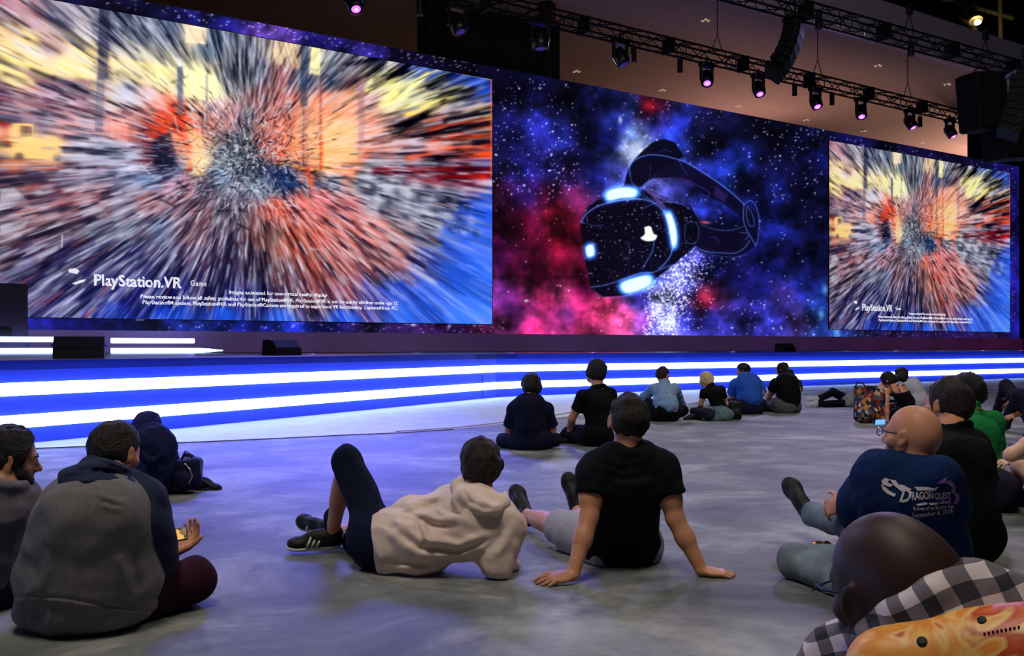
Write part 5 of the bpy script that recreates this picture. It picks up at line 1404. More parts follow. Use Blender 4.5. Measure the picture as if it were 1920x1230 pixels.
# woman with bun, black strap top, floral tote
J = defaults(G(1700, 790), .55, 1.0); J['head'] = at(1664, 712, 14.6); J['face'] = _n([-.75, .55, -.45]); J['up'] = _n([-.3, 0, 1]); J['neck'] = at(1676, 727, 14.55); J['pelvis'] = at(1702, 772, 14.5); J['waist'] = at(1700, 752, 14.45); J['chest'] = at(1690, 739, 14.4)
J['shL'] = at(1661, 735, 14.25); J['shR'] = at(1692, 727, 14.7); J['elL'] = at(1661, 762, 14.15); J['wrL'] = at(1663, 789, 14.1); J['elR'] = at(1700, 760, 14.9)
J['knL'] = at(1650, 776, 14.9); J['anL'] = at(1625, 788, 14.6); J['knR'] = at(1720, 778, 15.2)
C_TANK = cloth('black_tank', (24, 24, 28))
p = figure('woman with hair in a bun wearing a black strap top, leaning on one arm', J, 'fair', HAIR_BLACK, 'full', .016, C_TANK, 0, 'strap_top', C_BLACKJEAN, bulk=.92, vox=.010, collar=False, hem=(at(1685, 737, 14.3), _n([-.15, 0, 1])), headsc=.95)
s = Sdf(); s.ell(at(1692, 707, 14.65), (.075, .075, .07)); s.ell(at(1682, 710, 14.62), (.04, .05, .05), k=.03); s.wobble(.007, 70, 3); s.build('hair_bun', .008, HAIR_BLACK, p['root'])
b = MB(); b.tube([at(1668, 722, 14.35), at(1672, 731, 14.22), at(1677, 740, 14.22)], .006, 5); b.build('strap', C_TANK, p['root']); b = MB(); b.tube([at(1682, 721, 14.5), at(1686, 730, 14.30), at(1690, 738, 14.26)], .006, 5); b.build('strap', C_TANK, p['root'])
def floral():
    m = bpy.data.materials.new('floral_print'); m.use_nodes = True; nt = m.node_tree; b = nt.nodes['Principled BSDF']
    tc = nt.nodes.new('ShaderNodeTexCoord'); v = nt.nodes.new('ShaderNodeTexVoronoi'); v.inputs['Scale'].default_value = 21; nt.links.new(tc.outputs['Object'], v.inputs['Vector'])
    r = nt.nodes.new('ShaderNodeValToRGB'); r.color_ramp.interpolation = 'CONSTANT'; e = r.color_ramp.elements
    cols = [(0, (14, 18, 40)), (.22, (30, 60, 95)), (.36, (150, 40, 45)), (.5, (200, 170, 150)), (.62, (20, 24, 50)), (.74, (200, 120, 50)), (.86, (70, 100, 120))]
    e[0].position = 0; e[0].color = (*rgb(*cols[0][1]), 1); e[1].position = cols[1][0]; e[1].color = (*rgb(*cols[1][1]), 1)
    for p_, c_ in cols[2:]: q = e.new(p_); q.color = (*rgb(*c_), 1)
    sp = nt.nodes.new('ShaderNodeSeparateColor'); nt.links.new(v.outputs['Color'], sp.inputs[0]); nt.links.new(sp.outputs[0], r.inputs[0]); nt.links.new(r.outputs[0], b.inputs['Base Color']); b.inputs['Roughness'].default_value = .7
    return m
s = Sdf(); c0, c1 = at(1620, 793, 13.9), at(1634, 722, 14.1); c0[2] = .02
s.rbox((c0 + c1) / 2 + [.02, 0, -.02], (.21, .075, .26), [_n([1, .1, -.02]), _n([-.1, 1, 0]), _n(c1 - c0)], .05); s.ell((c0 + c1) / 2 + [0, -.04, -.12], (.18, .09, .12), k=.05); s.wobble(.008, 24, 2)
tote = s.build('tote_bag', .010, floral(), None, floor=.003); tag(tote, 'large floral patterned bag standing left of the woman with the bun', 'bag')
b = MB(); b.tube([at(1604, 725, 13.95), at(1607, 717, 13.95), at(1618, 719, 13.95), at(1624, 727, 13.95)], .010, 6); b.build('handle', cloth('dark_strap', (30, 36, 60)), tote)
pc = at(1650, 791, 13.7); b = MB(); b.box(pc, (.15, .010, .085), [_n([1, .1, .05]), _n([-.1, 1, .3]), _n([-.05, -.3, 1])], .006); ph = b.build('smartphone', BLACK); tag(ph, 'phone with glowing blue screen held low by the leaning woman', 'phone')
b = MB(); b.box(pc + [0, -.008, -.001], (.135, .004, .07), [_n([1, .1, .05]), _n([-.1, 1, .3]), _n([-.05, -.3, 1])]); b.build('display', mat('phone_blue', (.1, .2, .5), emit=(.12, .35, 1.0), estr=1.5), ph)
# man in light grey tee bending forward
J = defaults(G(1722, 775), .75, 1.05, .18); J['head'] = at(1689, 703, 15.9); J['face'] = _n([-.85, .3, -.35]); J['neck'] = at(1702, 716, 15.8); J['chest'] = at(1714, 733, 15.6); J['waist'] = at(1722, 752, 15.5)
J['shL'] = at(1693, 723, 15.6); J['shR'] = at(1714, 717, 16.1)
figure('man in pale grey t-shirt bending forward beside the woman with the bun', J, 'brown', HAIR_BLACK, 'fade', .006, cloth('pale_grey_tee', (176, 176, 188)), .6, 't_shirt', C_BLACKJEAN, bulk=1.15, vox=.012, headsc=.95)

# ---- right-hand group, nearer
# dark clothed people cut by the right edge
C_DKW = cloth('dark_plum_jeans', (34, 28, 48))
J = defaults(G(1935, 800), .6, 1.0); J['pelvis'] = at(1945, 790, 10.6)
J['knL'] = at(1886, 722, 12.6); J['hipL'] = at(1935, 785, 12.0); J['anL'] = at(1868, 778, 12.9); J['toeL'] = at(1852, 783, 12.9); J['knR'] = at(1912, 740, 10.9); J['hipR'] = at(1945, 785, 10.8); J['anR'] = at(1884, 795, 11.2); J['toeR'] = at(1868, 800, 11.2)
for k, v in dict(pelvis=(1955, 786, 11.4), waist=(1965, 755, 11.4), chest=(1972, 725, 11.4), neck=(1975, 690, 11.4), head=(1975, 665, 11.5), shL=(1948, 702, 11.3), shR=(1995, 702, 11.6), elL=(1925, 740, 11.2), wrL=(1893, 757, 11.6), elR=(1990, 750, 11.4), wrR=(1898, 780, 10.9)).items(): J[k] = at(*v)
J['face'] = _n([-1, .3, 0])
figure('person in dark clothes with raised knees, cut by the right edge', J, 'tan', HAIR_BLACK, 'short', .012, C_BLACKTEE, 1.2, 't_shirt', C_DKW, bulk=.95, vox=.012)
# person hugging bare knees, cut by the right edge
J = defaults(G(1985, 985), .5, 1.0)
for k, v in dict(pelvis=(2010, 950, 6.4), waist=(2020, 890, 6.3), chest=(2020, 830, 6.3), neck=(2005, 780, 6.3), head=(1998, 740, 6.3), shL=(1975, 805, 6.2), shR=(2050, 805, 6.5), elL=(1895, 853, 6.1), wrL=(1975, 838, 6.5), elR=(1990, 880, 6.9), wrR=(1900, 868, 6.7),
    hipL=(2000, 945, 6.3), knL=(1912, 870, 6.5), anL=(1888, 950, 6.75), toeL=(1868, 962, 6.9), hipR=(2020, 945, 6.6), knR=(1945, 860, 7.0), anR=(1925, 945, 6.7), toeR=(1905, 962, 6.75)).items(): J[k] = at(*v)
J['face'] = _n([-1, .3, 0])
figure('person hugging bare knees in dark trainers, cut by the right edge', J, 'pale', HAIR_BROWN, 'short', .012, C_BLACKTEE, .5, 't_shirt', cloth('lilac_shorts', (70, 60, 170)), .45, 'shorts', SHOE_BK, SOLE_W, vox=.009)
# green shirt
J = defaults(G(1850, 960), .15, 1.14); 
for k, v in dict(head=(1811, 731, 7.2), neck=(1816, 768, 7.1), shL=(1778, 795, 6.9), shR=(1858, 793, 7.1), chest=(1825, 830, 6.85), waist=(1832, 880, 6.8), pelvis=(1836, 925, 6.8), elL=(1762, 860, 7.0), elR=(1868, 868, 7.15), knR=(1862, 905, 7.2), anR=(1830, 905, 7.4), toeR=(1815, 905, 7.4)).items(): J[k] = at(v[0], v[1], v[2] + .5)
J['face'] = _n([-.5, .85, .1])
figure('person in green t-shirt sitting behind the man in black', J, 'fair', HAIR_BLACK, 'full', .014, cloth('green_tee', (24, 120, 62)), .7, 't_shirt', C_DKW, bulk=1.15, vox=.010)
p_ = Sdf(); nb = at(1822, 766, 7.55); p_.cap(nb + [-.05, -.055, .0], nb + [.05, -.05, -.005], .006, None, .0); rb = p_.build('collar_band', .004, mat('red_band', rgb(150, 25, 25), .8), SC.objects['person.011'] if False else None); tag(rb, 'thin red lanyard band at the neck of the person in green', 'lanyard')
# man in black shirt
J = defaults(G(1790, 1040), .25, 1.08)
for k, v in dict(head=(1775, 757, 5.15), neck=(1788, 808, 5.05), shL=(1738, 840, 4.95), shR=(1822, 838, 5.1), chest=(1794, 885, 4.85), waist=(1803, 950, 4.8), pelvis=(1806, 1000, 4.85), elL=(1712, 915, 5.15), elR=(1852, 930, 5.1), wrL=(1690, 960, 5.5)).items(): J[k] = at(*v)
J['face'] = _n([-.55, .82, .05]); J['up'] = _n([.05, 0, 1])
figure('man in plain black shirt with short dark hair, right of the bald man in glasses', J, 'fair', HAIR_DARK, 'short', .010, cloth('plain_black_shirt', (12, 12, 15)), .75, 'shirt', C_BLACKJEAN, bulk=1.12, vox=.008, shirt_bulk=1.03, headsc=1.04)
# ------------------------------------------------------------------ near people
def setj(J, **kw):
    for k, v in kw.items(): J[k] = at(*v)
# --- man leaning back on his hands, black tee
J = defaults(G(1165, 1058), 0.1, 1.06)
setj(J, pelvis=(1163, 1022, 4.98), waist=(1166, 985, 4.90), chest=(1172, 920, 4.80), neck=(1178, 842, 4.74), head=(1177, 785, 4.76), shL=(1112, 884, 4.72), shR=(1243, 880, 4.76),
     elL=(1105, 968, 4.64), wrL=(1074, 1078, 4.52), elR=(1266, 972, 4.72), wrR=(1316, 1070, 4.66), hipL=(1130, 1018, 5.02), hipR=(1195, 1018, 5.04),
     knL=(1040, 985, 5.35), anL=(984, 965, 5.80), toeL=(966, 928, 5.90), knR=(1092, 985, 5.45), anR=(1084, 958, 5.98), toeR=(1070, 910, 6.02))
J['face'] = _n([-.22, .95, .22]); J['up'] = _n([.05, -.15, 1]); J['fupL'] = np.array([-.3, -1, .2]); J['fupR'] = np.array([.0, -1, .2])
hands = dict(L=dict(dir=_n([-.93, -.30, -.10]), nrm=np.array([-.05, -.25, 1]), side=1, curl=.20, spread=.34, sc=1.05), R=dict(dir=_n([.97, -.12, -.10]), nrm=np.array([.05, -.1, 1]), side=-1, curl=.14, spread=.26, sc=1.05))
C_BTEE = cloth('charcoal_tee', (19, 21, 27), bp=(500, .3))
def folds_c(s):
    s.cap(at(1150, 858, 4.70), at(1118, 880, 4.70), .062, .062, .05); s.cap(at(1205, 856, 4.72), at(1238, 878, 4.74), .062, .062, .05)
    for pts, w_, a_ in (([(1112, 872), (1165, 890), (1225, 876)], 9, .008), ([(1125, 856), (1165, 872), (1210, 862)], 7, .008), ([(1135, 900), (1190, 912), (1240, 897)], 9, .007), ([(1128, 880), (1165, 899), (1200, 895)], 6, -.006),
        ([(1098, 880), (1108, 905), (1122, 925)], 7, .006), ([(1256, 878), (1248, 905), (1236, 930)], 7, .006), ([(1130, 1030), (1170, 1042), (1220, 1030)], 9, .008), ([(1125, 1012), (1170, 1026), (1225, 1014)], 7, -.006), ([(1215, 940), (1226, 980), (1232, 1020)], 8, .006), ([(1140, 945), (1180, 960), (1210, 950)], 10, .005)):
        s.crease(pts, w_, a_)
    s.ell(at(1166, 1030, 4.95), (.175, .14, .10), k=.06)
p = figure('man in dark t-shirt and light shorts leaning back on both hands', J, 'fair', HAIR_DARK, 'fade', .006, C_BTEE, .52, 't_shirt', cloth('light_shorts', (168, 166, 176)), .93, 'shorts', SHOE_BK, SOLE_BK, vox=.0052, bulk=1.12, hand=hands, shirt_extra=folds_c, fold=.006, fseed=12)
# --- lying teenager in a cream hoodie
J = defaults(G(705, 1075), 0.0, .98)
setj(J, pelvis=(712, 1012, 4.80), waist=(762, 1005, 4.76), chest=(850, 985, 4.72), neck=(902, 922, 4.78), head=(903, 868, 4.84), shL=(848, 938, 4.88), shR=(940, 965, 4.66),
     elL=(782, 962, 4.80), wrL=(752, 1000, 5.10), elR=(932, 1058, 4.62), wrR=(975, 1068, 5.00), hipL=(705, 1000, 4.86), knL=(650, 862, 5.05), anL=(622, 1004, 5.20), toeL=(572, 1007, 5.16),
     hipR=(712, 1035, 4.84), knR=(665, 1010, 5.28), anR=(612, 990, 5.45), toeR=(570, 975, 5.52))
J['face'] = _n([.10, 1, .05]); J['up'] = _n([-.02, .05, 1]); J['fupL'] = np.array([0, -.25, 1]); J['fupR'] = np.array([.1, -.9, .45])
C_CREAM = cloth('cream_hoodie', (232, 208, 198), 40, .05, (300, .35), .85); C_NAVY = cloth('navy_trousers', (17, 22, 46), bp=(500, .3))
def lying_hood(s):
    pass
def hoodie_l(s):
    s.ell(at(735, 1018, 4.78), (.12, .15, .155), k=.06); s.ell(at(800, 1010, 4.74), (.15, .15, .165), k=.07); s.ell(at(880, 985, 4.70), (.14, .13, .16), k=.07)
    s.cap(at(955, 990, 4.66), at(935, 1050, 4.62), .078, .072, .05); s.ell(at(930, 1066, 4.62), (.062, .07, .045), k=.03)
    s.ell(at(765, 948, 4.86), (.05, .06, .045), k=.05)
    # deep folds radiating from the waist towards the shoulder and along the lower edge
    for pts, w_, a_ in (([(742, 978), (790, 1012), (860, 1022), (935, 995)], 9, .018), ([(735, 1005), (790, 1042), (865, 1042), (930, 1015)], 10, .018), ([(738, 992), (785, 1028), (860, 1034), (935, 1006)], 6, -.014),
        ([(775, 955), (815, 972), (870, 978)], 7, .014), ([(770, 965), (810, 985), (850, 990)], 6, -.012), ([(745, 945), (790, 935), (835, 925)], 9, .012), ([(760, 962), (800, 952), (825, 940)], 6, -.014),
        ([(788, 968), (797, 1000), (815, 1030)], 6, .012), ([(778, 968), (785, 1000), (800, 1030)], 5, -.010), ([(752, 965), (742, 1005), (750, 1050)], 9, .010), ([(726, 1066), (780, 1072), (850, 1062)], 9, .010), ([(730, 1052), (790, 1058), (860, 1050)], 6, -.010),
        ([(812, 950), (838, 968), (862, 970)], 5, .010), ([(962, 985), (948, 1022), (920, 1046)], 8, .010), ([(950, 980), (930, 1015), (905, 1035)], 6, -.010), ([(700, 1000), (708, 1040), (724, 1075)], 6, .006)):
        s.crease(pts, w_, a_)
hem_dir = _n(at(693, 1000, 4.8) - at(760, 985, 4.8)); 
p = figure('teenager in cream hoodie and navy cropped trousers lying propped on one elbow', J, 'fair', HAIR_DARK, 'full', .020, C_CREAM, 1.95, 'hoodie', C_NAVY, 1.10, 'trousers', SHOE_BK, SOLE_W, vox=.0055, bulk=1.0, shirt_bulk=1.0, shirt_extra=hoodie_l, collar=False, fold=.007, fseed=21, stripes=SOLE_W, hem=(at(703, 1020, 4.75), _n([-1, .0, -.12])))
s = Sdf()   # hood lying on the upper back: rolled rim round the neck and a pointed bag
rim = [(866, 900, 4.80), (858, 912, 4.70), (868, 928, 4.62), (898, 948, 4.57), (928, 956, 4.56), (946, 944, 4.62), (946, 926, 4.74)]
s.chain([at(*q) for q in rim], [.024, .028, .030, .026, .020, .020, .016], .03)
s.ell(at(890, 945, 4.66), (.085, .06, .085), k=.05); s.ell(at(872, 968, 4.63), (.070, .045, .055), k=.05); s.ell(at(925, 945, 4.64), (.06, .05, .05), k=.05)
s.ell(at(912, 922, 4.72), (.055, .09, .022), k=.015, sub=True)
s.crease([(842, 930), (862, 960), (872, 990)], 6, .010); s.crease([(870, 990), (895, 965), (935, 955)], 5, .008); s.crease([(866, 915), (880, 940), (915, 956)], 4, -.010); s.crease([(895, 930), (925, 950), (942, 945)], 4, .008); s.crease([(850, 920), (852, 950), (860, 975)], 7, .010)
s.wobble(.003, 50, 3); s.build('hood', .0055, C_CREAM, p['root'])
for px0, an in (('L', J['anL']),):
    b = Sdf(); b.cap(an + [0.0, 0, .10], an + [0, 0, 0], .041, .040, .01); b.wobble(.001, 120, 3); b.build('sock', .005, cloth('dark_sock', (22, 24, 44)), p['root'])
# --- man in the grey hoodie with dark raglan sleeves
J = defaults(G(165, 1180), -.45, 1.12)
setj(J, pelvis=(168, 1120, 3.86), waist=(164, 1065, 3.76), chest=(178, 985, 3.72), neck=(205, 898, 3.80), head=(218, 846, 3.90), shL=(134, 945, 3.78), shR=(262, 938, 3.84),
     elL=(72, 1040, 4.00), wrL=(180, 1050, 4.35), elR=(300, 1045, 3.92), wrR=(316, 1040, 4.16), knR=(368, 1084, 4.12), hipR=(225, 1130, 3.90), anR=(300, 1120, 4.35), toeR=(270, 1125, 4.45), knL=(95, 1105, 4.20), anL=(240, 1115, 4.45), toeL=(280, 1112, 4.50))
J['face'] = _n([.42, .9, -.22]); J['up'] = _n([.12, .25, 1])
C_GHOOD = cloth('grey_hoodie', (118, 114, 116), 60, .12, (330, .4)); C_DSLV = cloth('slate_sleeve', (44, 50, 76), 60, .12, (330, .4)); C_MAR = cloth('maroon_trousers', (52, 22, 38), bp=(450, .3))
hands = dict(R=dict(dir=_n([.50, .70, .42]), nrm=np.array([.25, .45, -.8]), side=-1, curl=.55, spread=.05, sc=1.05))
def bulk_h(s):
    s.ell(at(165, 1085, 3.80), (.265, .20, .185), k=.08); s.ell(at(164, 1010, 3.76), (.205, .17, .20), k=.08); s.ell(at(186, 945, 3.78), (.155, .13, .11), k=.07); s.ell(at(162, 1140, 3.84), (.262, .21, .095), k=.05)
    for pts, w_, a_ in (([(185, 928), (215, 940), (238, 944)], 6, .008), ([(188, 946), (212, 953), (232, 953)], 6, .009), ([(185, 937), (212, 947), (232, 949)], 4, -.006), ([(95, 1020), (88, 1070), (72, 1115)], 10, .008), ([(218, 1030), (232, 1075), (236, 1125)], 12, .010), ([(60, 1060), (60, 1100), (45, 1130)], 9, .007), ([(128, 1060), (132, 1100), (128, 1145)], 8, .007),
        ([(20, 1122), (60, 1118), (120, 1122), (200, 1136), (290, 1150)], 3, -.006), ([(20, 1126), (60, 1122), (120, 1127), (200, 1141), (290, 1155)], 3, .005), ([(255, 1000), (250, 1060), (262, 1120)], 9, -.008), ([(92, 1128), (94, 1150), (92, 1175)], 5, .007), ([(60, 1128), (58, 1150), (56, 1170)], 5, .006)):
        s.crease(pts, w_, a_)
p = figure('man in grey hoodie with dark sleeves sitting hunched over his phone', J, 'fair', HAIR_DARK, 'fade', .009, C_GHOOD, 0, 'hoodie', C_MAR, vox=.0065, bulk=1.12, collar=False, hand=hands, shirt_extra=bulk_h, fold=.007, fseed=31, shoes=SHOE_BK, headsc=.88)
s = Sdf(); g_ = lambda k: J[k]
s.cap(at(236, 915, 3.80), J['shR'], .070, .078, .05); s.cap(J['shR'], J['elR'], .080, .068, .05); s.sleeve(J['elR'], J['elR'] + (J['wrR'] - J['elR']) * .9, .066, .044, .03); s.ell(at(272, 960, 3.82), (.07, .09, .11), k=.06); s.cap(at(280, 985, 3.84), at(292, 1030, 3.88), .078, .070, .05)
s.wobble(.006, 38, 8); s.build('sleeve', .0065, C_DSLV, p['root'])
s = Sdf(); s.cap(J['shL'], J['elL'], .074, .062, .05); s.sleeve(J['elL'], J['wrL'], .06, .04, .03); s.wobble(.006, 38, 9); s.build('sleeve', .0075, C_DSLV, p['root'])
s = Sdf()
s.chain([at(250, 893, 3.92), at(225, 905, 3.78), at(190, 888, 3.72), at(172, 872, 3.80), at(178, 862, 3.92)], [.026, .034, .036, .032, .024], .03)
s.chain([at(172, 888, 3.70), at(140, 900, 3.70), at(122, 893, 3.74)], [.040, .036, .022], .05); s.chain([at(128, 905, 3.72), at(150, 915, 3.68), at(200, 912, 3.68), at(245, 905, 3.74)], [.022, .026, .030, .024], .04); s.ell(at(185, 895, 3.76), (.11, .08, .05), k=.04)
s.chain([at(195, 880, 3.68), at(165, 902, 3.64), at(135, 905, 3.66)], [.012, .014, .01], .02)
s.crease([(255, 885), (215, 868), (180, 858)], 5, .012); s.crease([(250, 897), (205, 885), (165, 880), (125, 892)], 5, -.014); s.crease([(245, 905), (190, 900), (140, 905)], 6, .012); s.crease([(190, 870), (160, 885), (120, 888)], 4, .010); s.crease([(130, 912), (170, 916), (230, 908)], 4, -.008)
s.wobble(.004, 45, 5); s.build('hood', .006, C_DSLV, p['root'])
b = MB(); b.tube([at(44 + (x - 44), y, 3.60) for x, y in ()] or [at(28, 1126, 3.72), at(60, 1120, 3.66), at(110, 1124, 3.60), at(150, 1132, 3.585)], .0035, 6)
# phone with a lit picture
def phone(c, w_, h_, ax, label, col, estr):
    b = MB(); b.box(c, (w_, h_, .008), ax, .003); o = b.build('smartphone', BLACK); tag(o, label, 'phone')
    m = bpy.data.materials.new('phone_display'); m.use_nodes = True; nt = m.node_tree; bs = nt.nodes['Principled BSDF']; tc = nt.nodes.new('ShaderNodeTexCoord'); n = nt.nodes.new('ShaderNodeTexVoronoi'); n.inputs['Scale'].default_value = 45
    nt.links.new(tc.outputs['Object'], n.inputs['Vector']); r = nt.nodes.new('ShaderNodeValToRGB'); r.color_ramp.interpolation = 'CONSTANT'; e = r.color_ramp.elements
    e[0].color = (*rgb(*col[0]), 1); e[1].position = .35; e[1].color = (*rgb(*col[1]), 1); q = e.new(.6); q.color = (*rgb(*col[2]), 1); q = e.new(.8); q.color = (*rgb(*col[3]), 1)
    sp = nt.nodes.new('ShaderNodeSeparateColor'); nt.links.new(n.outputs['Color'], sp.inputs[0]); nt.links.new(sp.outputs[0], r.inputs[0]); nt.links.new(r.outputs[0], bs.inputs['Emission Color']); bs.inputs['Emission Strength'].default_value = estr; bs.inputs['Base Color'].default_value = (.01, .01, .01, 1)
    b = MB(); b.box(c + np.array(ax[2]) * .005, (w_ * .94, h_ * .90, .0015), ax); b.build('display', m, o)
    return o
a0 = _n([.85, .2, .12]); a2 = _n([-.35, -.75, .55]); a2 = _n(a2 - a0 * np.dot(a0, a2)); a1 = np.cross(a2, a0)
phone(at(331, 1003, 4.22), .085, .062, [a0, a1, a2], 'phone with a bright picture in the hand of the hooded man', [(230, 170, 80), (20, 24, 30), (240, 235, 200), (120, 90, 60)], 1.1)
# fingers of the far hand holding it
s = Sdf(); hand_sdf(s, at(318, 1030, 4.28), _n([.25, .1, .9]), np.array([.2, 1, .1]), -1, .95, .5)
# --- bearded man at the left edge
J = defaults(G(-60, 1165), -.5, 1.08)
setj(J, pelvis=(-70, 1110, 4.05), waist=(-60, 1050, 4.0), chest=(-40, 975, 4.0), neck=(5, 905, 4.0), head=(20, 858, 4.05), shL=(-90, 930, 3.9), shR=(36, 938, 4.08), elR=(56, 990, 4.35), wrR=(40, 1030, 4.55), elL=(-120, 1030, 3.95), wrL=(-30, 1060, 4.4),
     knR=(-5, 1085, 4.55), hipR=(-60, 1120, 4.1), anR=(-20, 1130, 4.5), toeR=(10, 1125, 4.6), knL=(-150, 1100, 4.3), anL=(-60, 1120, 4.4), toeL=(-20, 1120, 4.4))
J['face'] = _n([.80, .42, -.16]); J['up'] = _n([.08, .02, 1])
hands = dict(R=dict(dir=_n([.3, .6, -.2]), nrm=np.array([.2, -.3, 1]), side=-1, curl=.3))
p = figure('bearded man in grey t-shirt looking right, cut by the left edge', J, 'tan', HAIR_BLACK, 'short', .011, cloth('grey_tee', (112, 106, 116), 60, .1), .78, 't_shirt', cloth('dark_slate_trousers', (30, 34, 60)), vox=.0065, bulk=1.12, hand=hands, fold=.006, headsc=.98)
LH = p['LH']; s = Sdf(); r_, f_, u_ = frame(J['face'], J['up'])
s.ell(LH(0, .030, -.060), (.060, .060, .058), [r_, f_, u_], .02); s.ell(LH(0, .064, -.088), (.032, .030, .030), [r_, f_, u_], .02)
for e in (-1, 1): s.cap(LH(e * .064, .018, -.005), LH(e * .058, .034, -.055), .016, .022, .02); s.cap(LH(e * .056, .040, -.045), LH(e * .030, .070, -.075), .018, .022, .02)
s.cap(LH(-.022, .094, -.046), LH(.022, .094, -.046), .006, None, .006); s.cut(LH(0, .05, -.036), _n(u_ * .8 + f_ * .55)) if False else None
s.ell(LH(0, .088, -.028), (.050, .034, .034), [r_, f_, u_], .01, sub=True); s.wobble(.0022, 160, 4, u_); s.build('beard', .0045, HAIR_BLACK, p['root'])
for e in (-1, 1):
    b = MB(); b.tube([LH(e * .016, .092, .016), LH(e * .032, .090, .021), LH(e * .048, .078, .017)], [.003, .0045, .003], 6); b.build('eyebrow', HAIR_BLACK, p['root'], True)
a0 = _n([.9, .1, .1]); phone(at(31, 1028, 4.5), .11, .06, [a0, _n([-.1, .7, .6]), _n(np.cross(a0, _n([-.1, .7, .6])))], 'phone held low by the bearded man at the left edge', [(200, 210, 240), (90, 100, 150), (40, 40, 60), (230, 230, 250)], .6)
# --- person in the dark jacket beyond the hooded man
J = defaults(G(285, 925), -.5, .92)
setj(J, pelvis=(285, 905, 7.2), waist=(283, 875, 7.15), chest=(284, 845, 7.15), neck=(282, 818, 7.2), head=(277, 803, 7.3), shL=(262, 832, 7.05), shR=(307, 832, 7.25), elL=(252, 868, 7.2), elR=(318, 865, 7.35), wrR=(332, 864, 7.6), wrL=(300, 870, 7.6), knR=(325, 898, 7.55), hipR=(292, 908, 7.25), anR=(300, 912, 7.7), toeR=(310, 914, 7.75), knL=(262, 900, 7.6))
J['face'] = _n([.5, .8, -.4]); J['up'] = _n([.2, .3, 1])
def jk(s): s.ell(at(284, 860, 7.15), (.15, .15, .25), k=.06); s.ell(at(295, 835, 7.15), (.11, .11, .10), k=.05); s.chain([at(262, 850, 7.0), at(285, 862, 6.97), at(308, 850, 7.05)], [.01, .016, .01], .03)
p = figure('person in dark blue jacket sitting beyond the hooded man near the stage', J, 'fair', cloth('woolly_navy', (34, 38, 92), 40, .2), 'full', .022, cloth('navy_jacket', (26, 30, 66)), 1.9, 'jacket', C_DARKJEAN, vox=.010, bulk=1.0, shirt_extra=jk, fold=.010, collar=False)
pc = at(352, 862, 7.6); phone(pc, .10, .10, [_n([.8, .1, -.5]), _n([.4, .2, .9]), _n([.2, -1, .1])], 'phone held over the dark backpack near the stage', [(40, 60, 160), (20, 24, 60), (90, 110, 210), (16, 18, 40)], .5)
# backpack beside that person
s = Sdf(); bc = at(350, 890, 7.30); s.rbox(bc, (.105, .09, .115), [_n([1, .15, 0]), _n([-.15, 1, 0]), _n([-.12, 0, 1])], .045); s.ell(bc + [.0, -.075, -.03], (.075, .045, .065), k=.02); s.wobble(.006, 34, 3)
bp = s.build('backpack', .008, cloth('navy_nylon', (24, 26, 60), rough=.5), None, floor=.003); tag(bp, 'dark navy backpack standing on the floor left of centre', 'bag')
b = MB(); b.tube([bc + [.10, -.02, -.03], bc + [.14, -.03, -.05], bc + [.185, -.02, -.085], bc + [.15, -.02, -.105], bc + [.09, -.02, -.10]], .009, 6); b.build('strap', SHOE_BK, bp, True)
b = MB(); b.tube([bc + [.02, -.10, .09], bc + [.06, -.115, .05], bc + [.075, -.11, 0], bc + [.05, -.12, -.05]], .005, 6); b.build('zip', mat('zip_metal', (.6, .6, .65), .3, metal=.8), bp, True)
b = MB(); b.tube([bc + [-.03, -.02, .11], bc + [-.01, -.02, .15], bc + [.03, -.02, .15], bc + [.05, -.02, .11]], .008, 6); b.build('handle', SHOE_BK, bp, True)

# --- bald man in glasses, printed navy tee
J = defaults(G(1735, 1125), .55, 1.1)
setj(J, pelvis=(1738, 1075, 4.40), waist=(1728, 1010, 4.30), chest=(1712, 940, 4.24), neck=(1708, 868, 4.24), head=(1709, 815, 4.26), shL=(1640, 895, 4.28), shR=(1762, 893, 4.10), elL=(1604, 958, 4.55), wrL=(1584, 940, 4.82), elR=(1788, 970, 4.2), wrR=(1700, 1000, 4.9),
     hipL=(1700, 1070, 4.45), knL=(1600, 985, 4.92), anL=(1516, 962, 5.42), toeL=(1490, 925, 5.50), hipR=(1720, 1085, 4.42), knR=(1492, 1052, 4.62), anR=(1610, 1112, 4.20), toeR=(1650, 1120, 4.1))
J['hipR'], J['knR'], J['anR'], J['toeR'], = J['hipR'], J['knR'], J['anR'], J['toeR']
J['face'] = _n([-.64, .76, .05]); J['up'] = _n([.02, -.02, 1]); J['fupL'] = np.array([-.45, -1, .3])
C_TEE_N = cloth('printed_navy_tee', (18, 40, 84), bp=(450, .3)); 
def jeans():
    m = mat('faded_jeans', rgb(118, 132, 142), .85, spec=.15, noise=(7, .35), bump=(500, .5)); return m
hands = dict(L=dict(dir=_n([-.35, .4, -.25]), nrm=np.array([-.9, -.4, .3]), side=1, curl=.6, sc=1.0), R=dict(dir=_n([-1, .3, 0]), nrm=np.array([0, 0, 1.0]), side=-1, curl=.4))
def bulk_m(s):
    s.ell(at(1722, 1020, 4.34), (.205, .17, .24), k=.08); s.ell(at(1705, 935, 4.26), (.20, .15, .16), k=.08); s.cap(at(1655, 890, 4.24), at(1628, 940, 4.42), .095, .088, .06); s.sleeve(at(1628, 925, 4.38), at(1598, 965, 4.58), .088, .080, .05)
    for pts in ([(1600, 985), (1640, 965), (1690, 975)], [(1610, 940), (1650, 950), (1680, 960)]): s.chain([at(x, y, 4.28) for x, y in pts], [.008, .014, .008], .04)
p = figure('bald man in glasses and navy t-shirt with a pale dragon-style print on the back', J, 'fair', None, 'short', .01, C_TEE_N, .9, 't_shirt', jeans(), vox=.0058, bulk=1.12, shirt_extra=bulk_m, hand=hands, fold=.005, fseed=41, headsc=1.04)
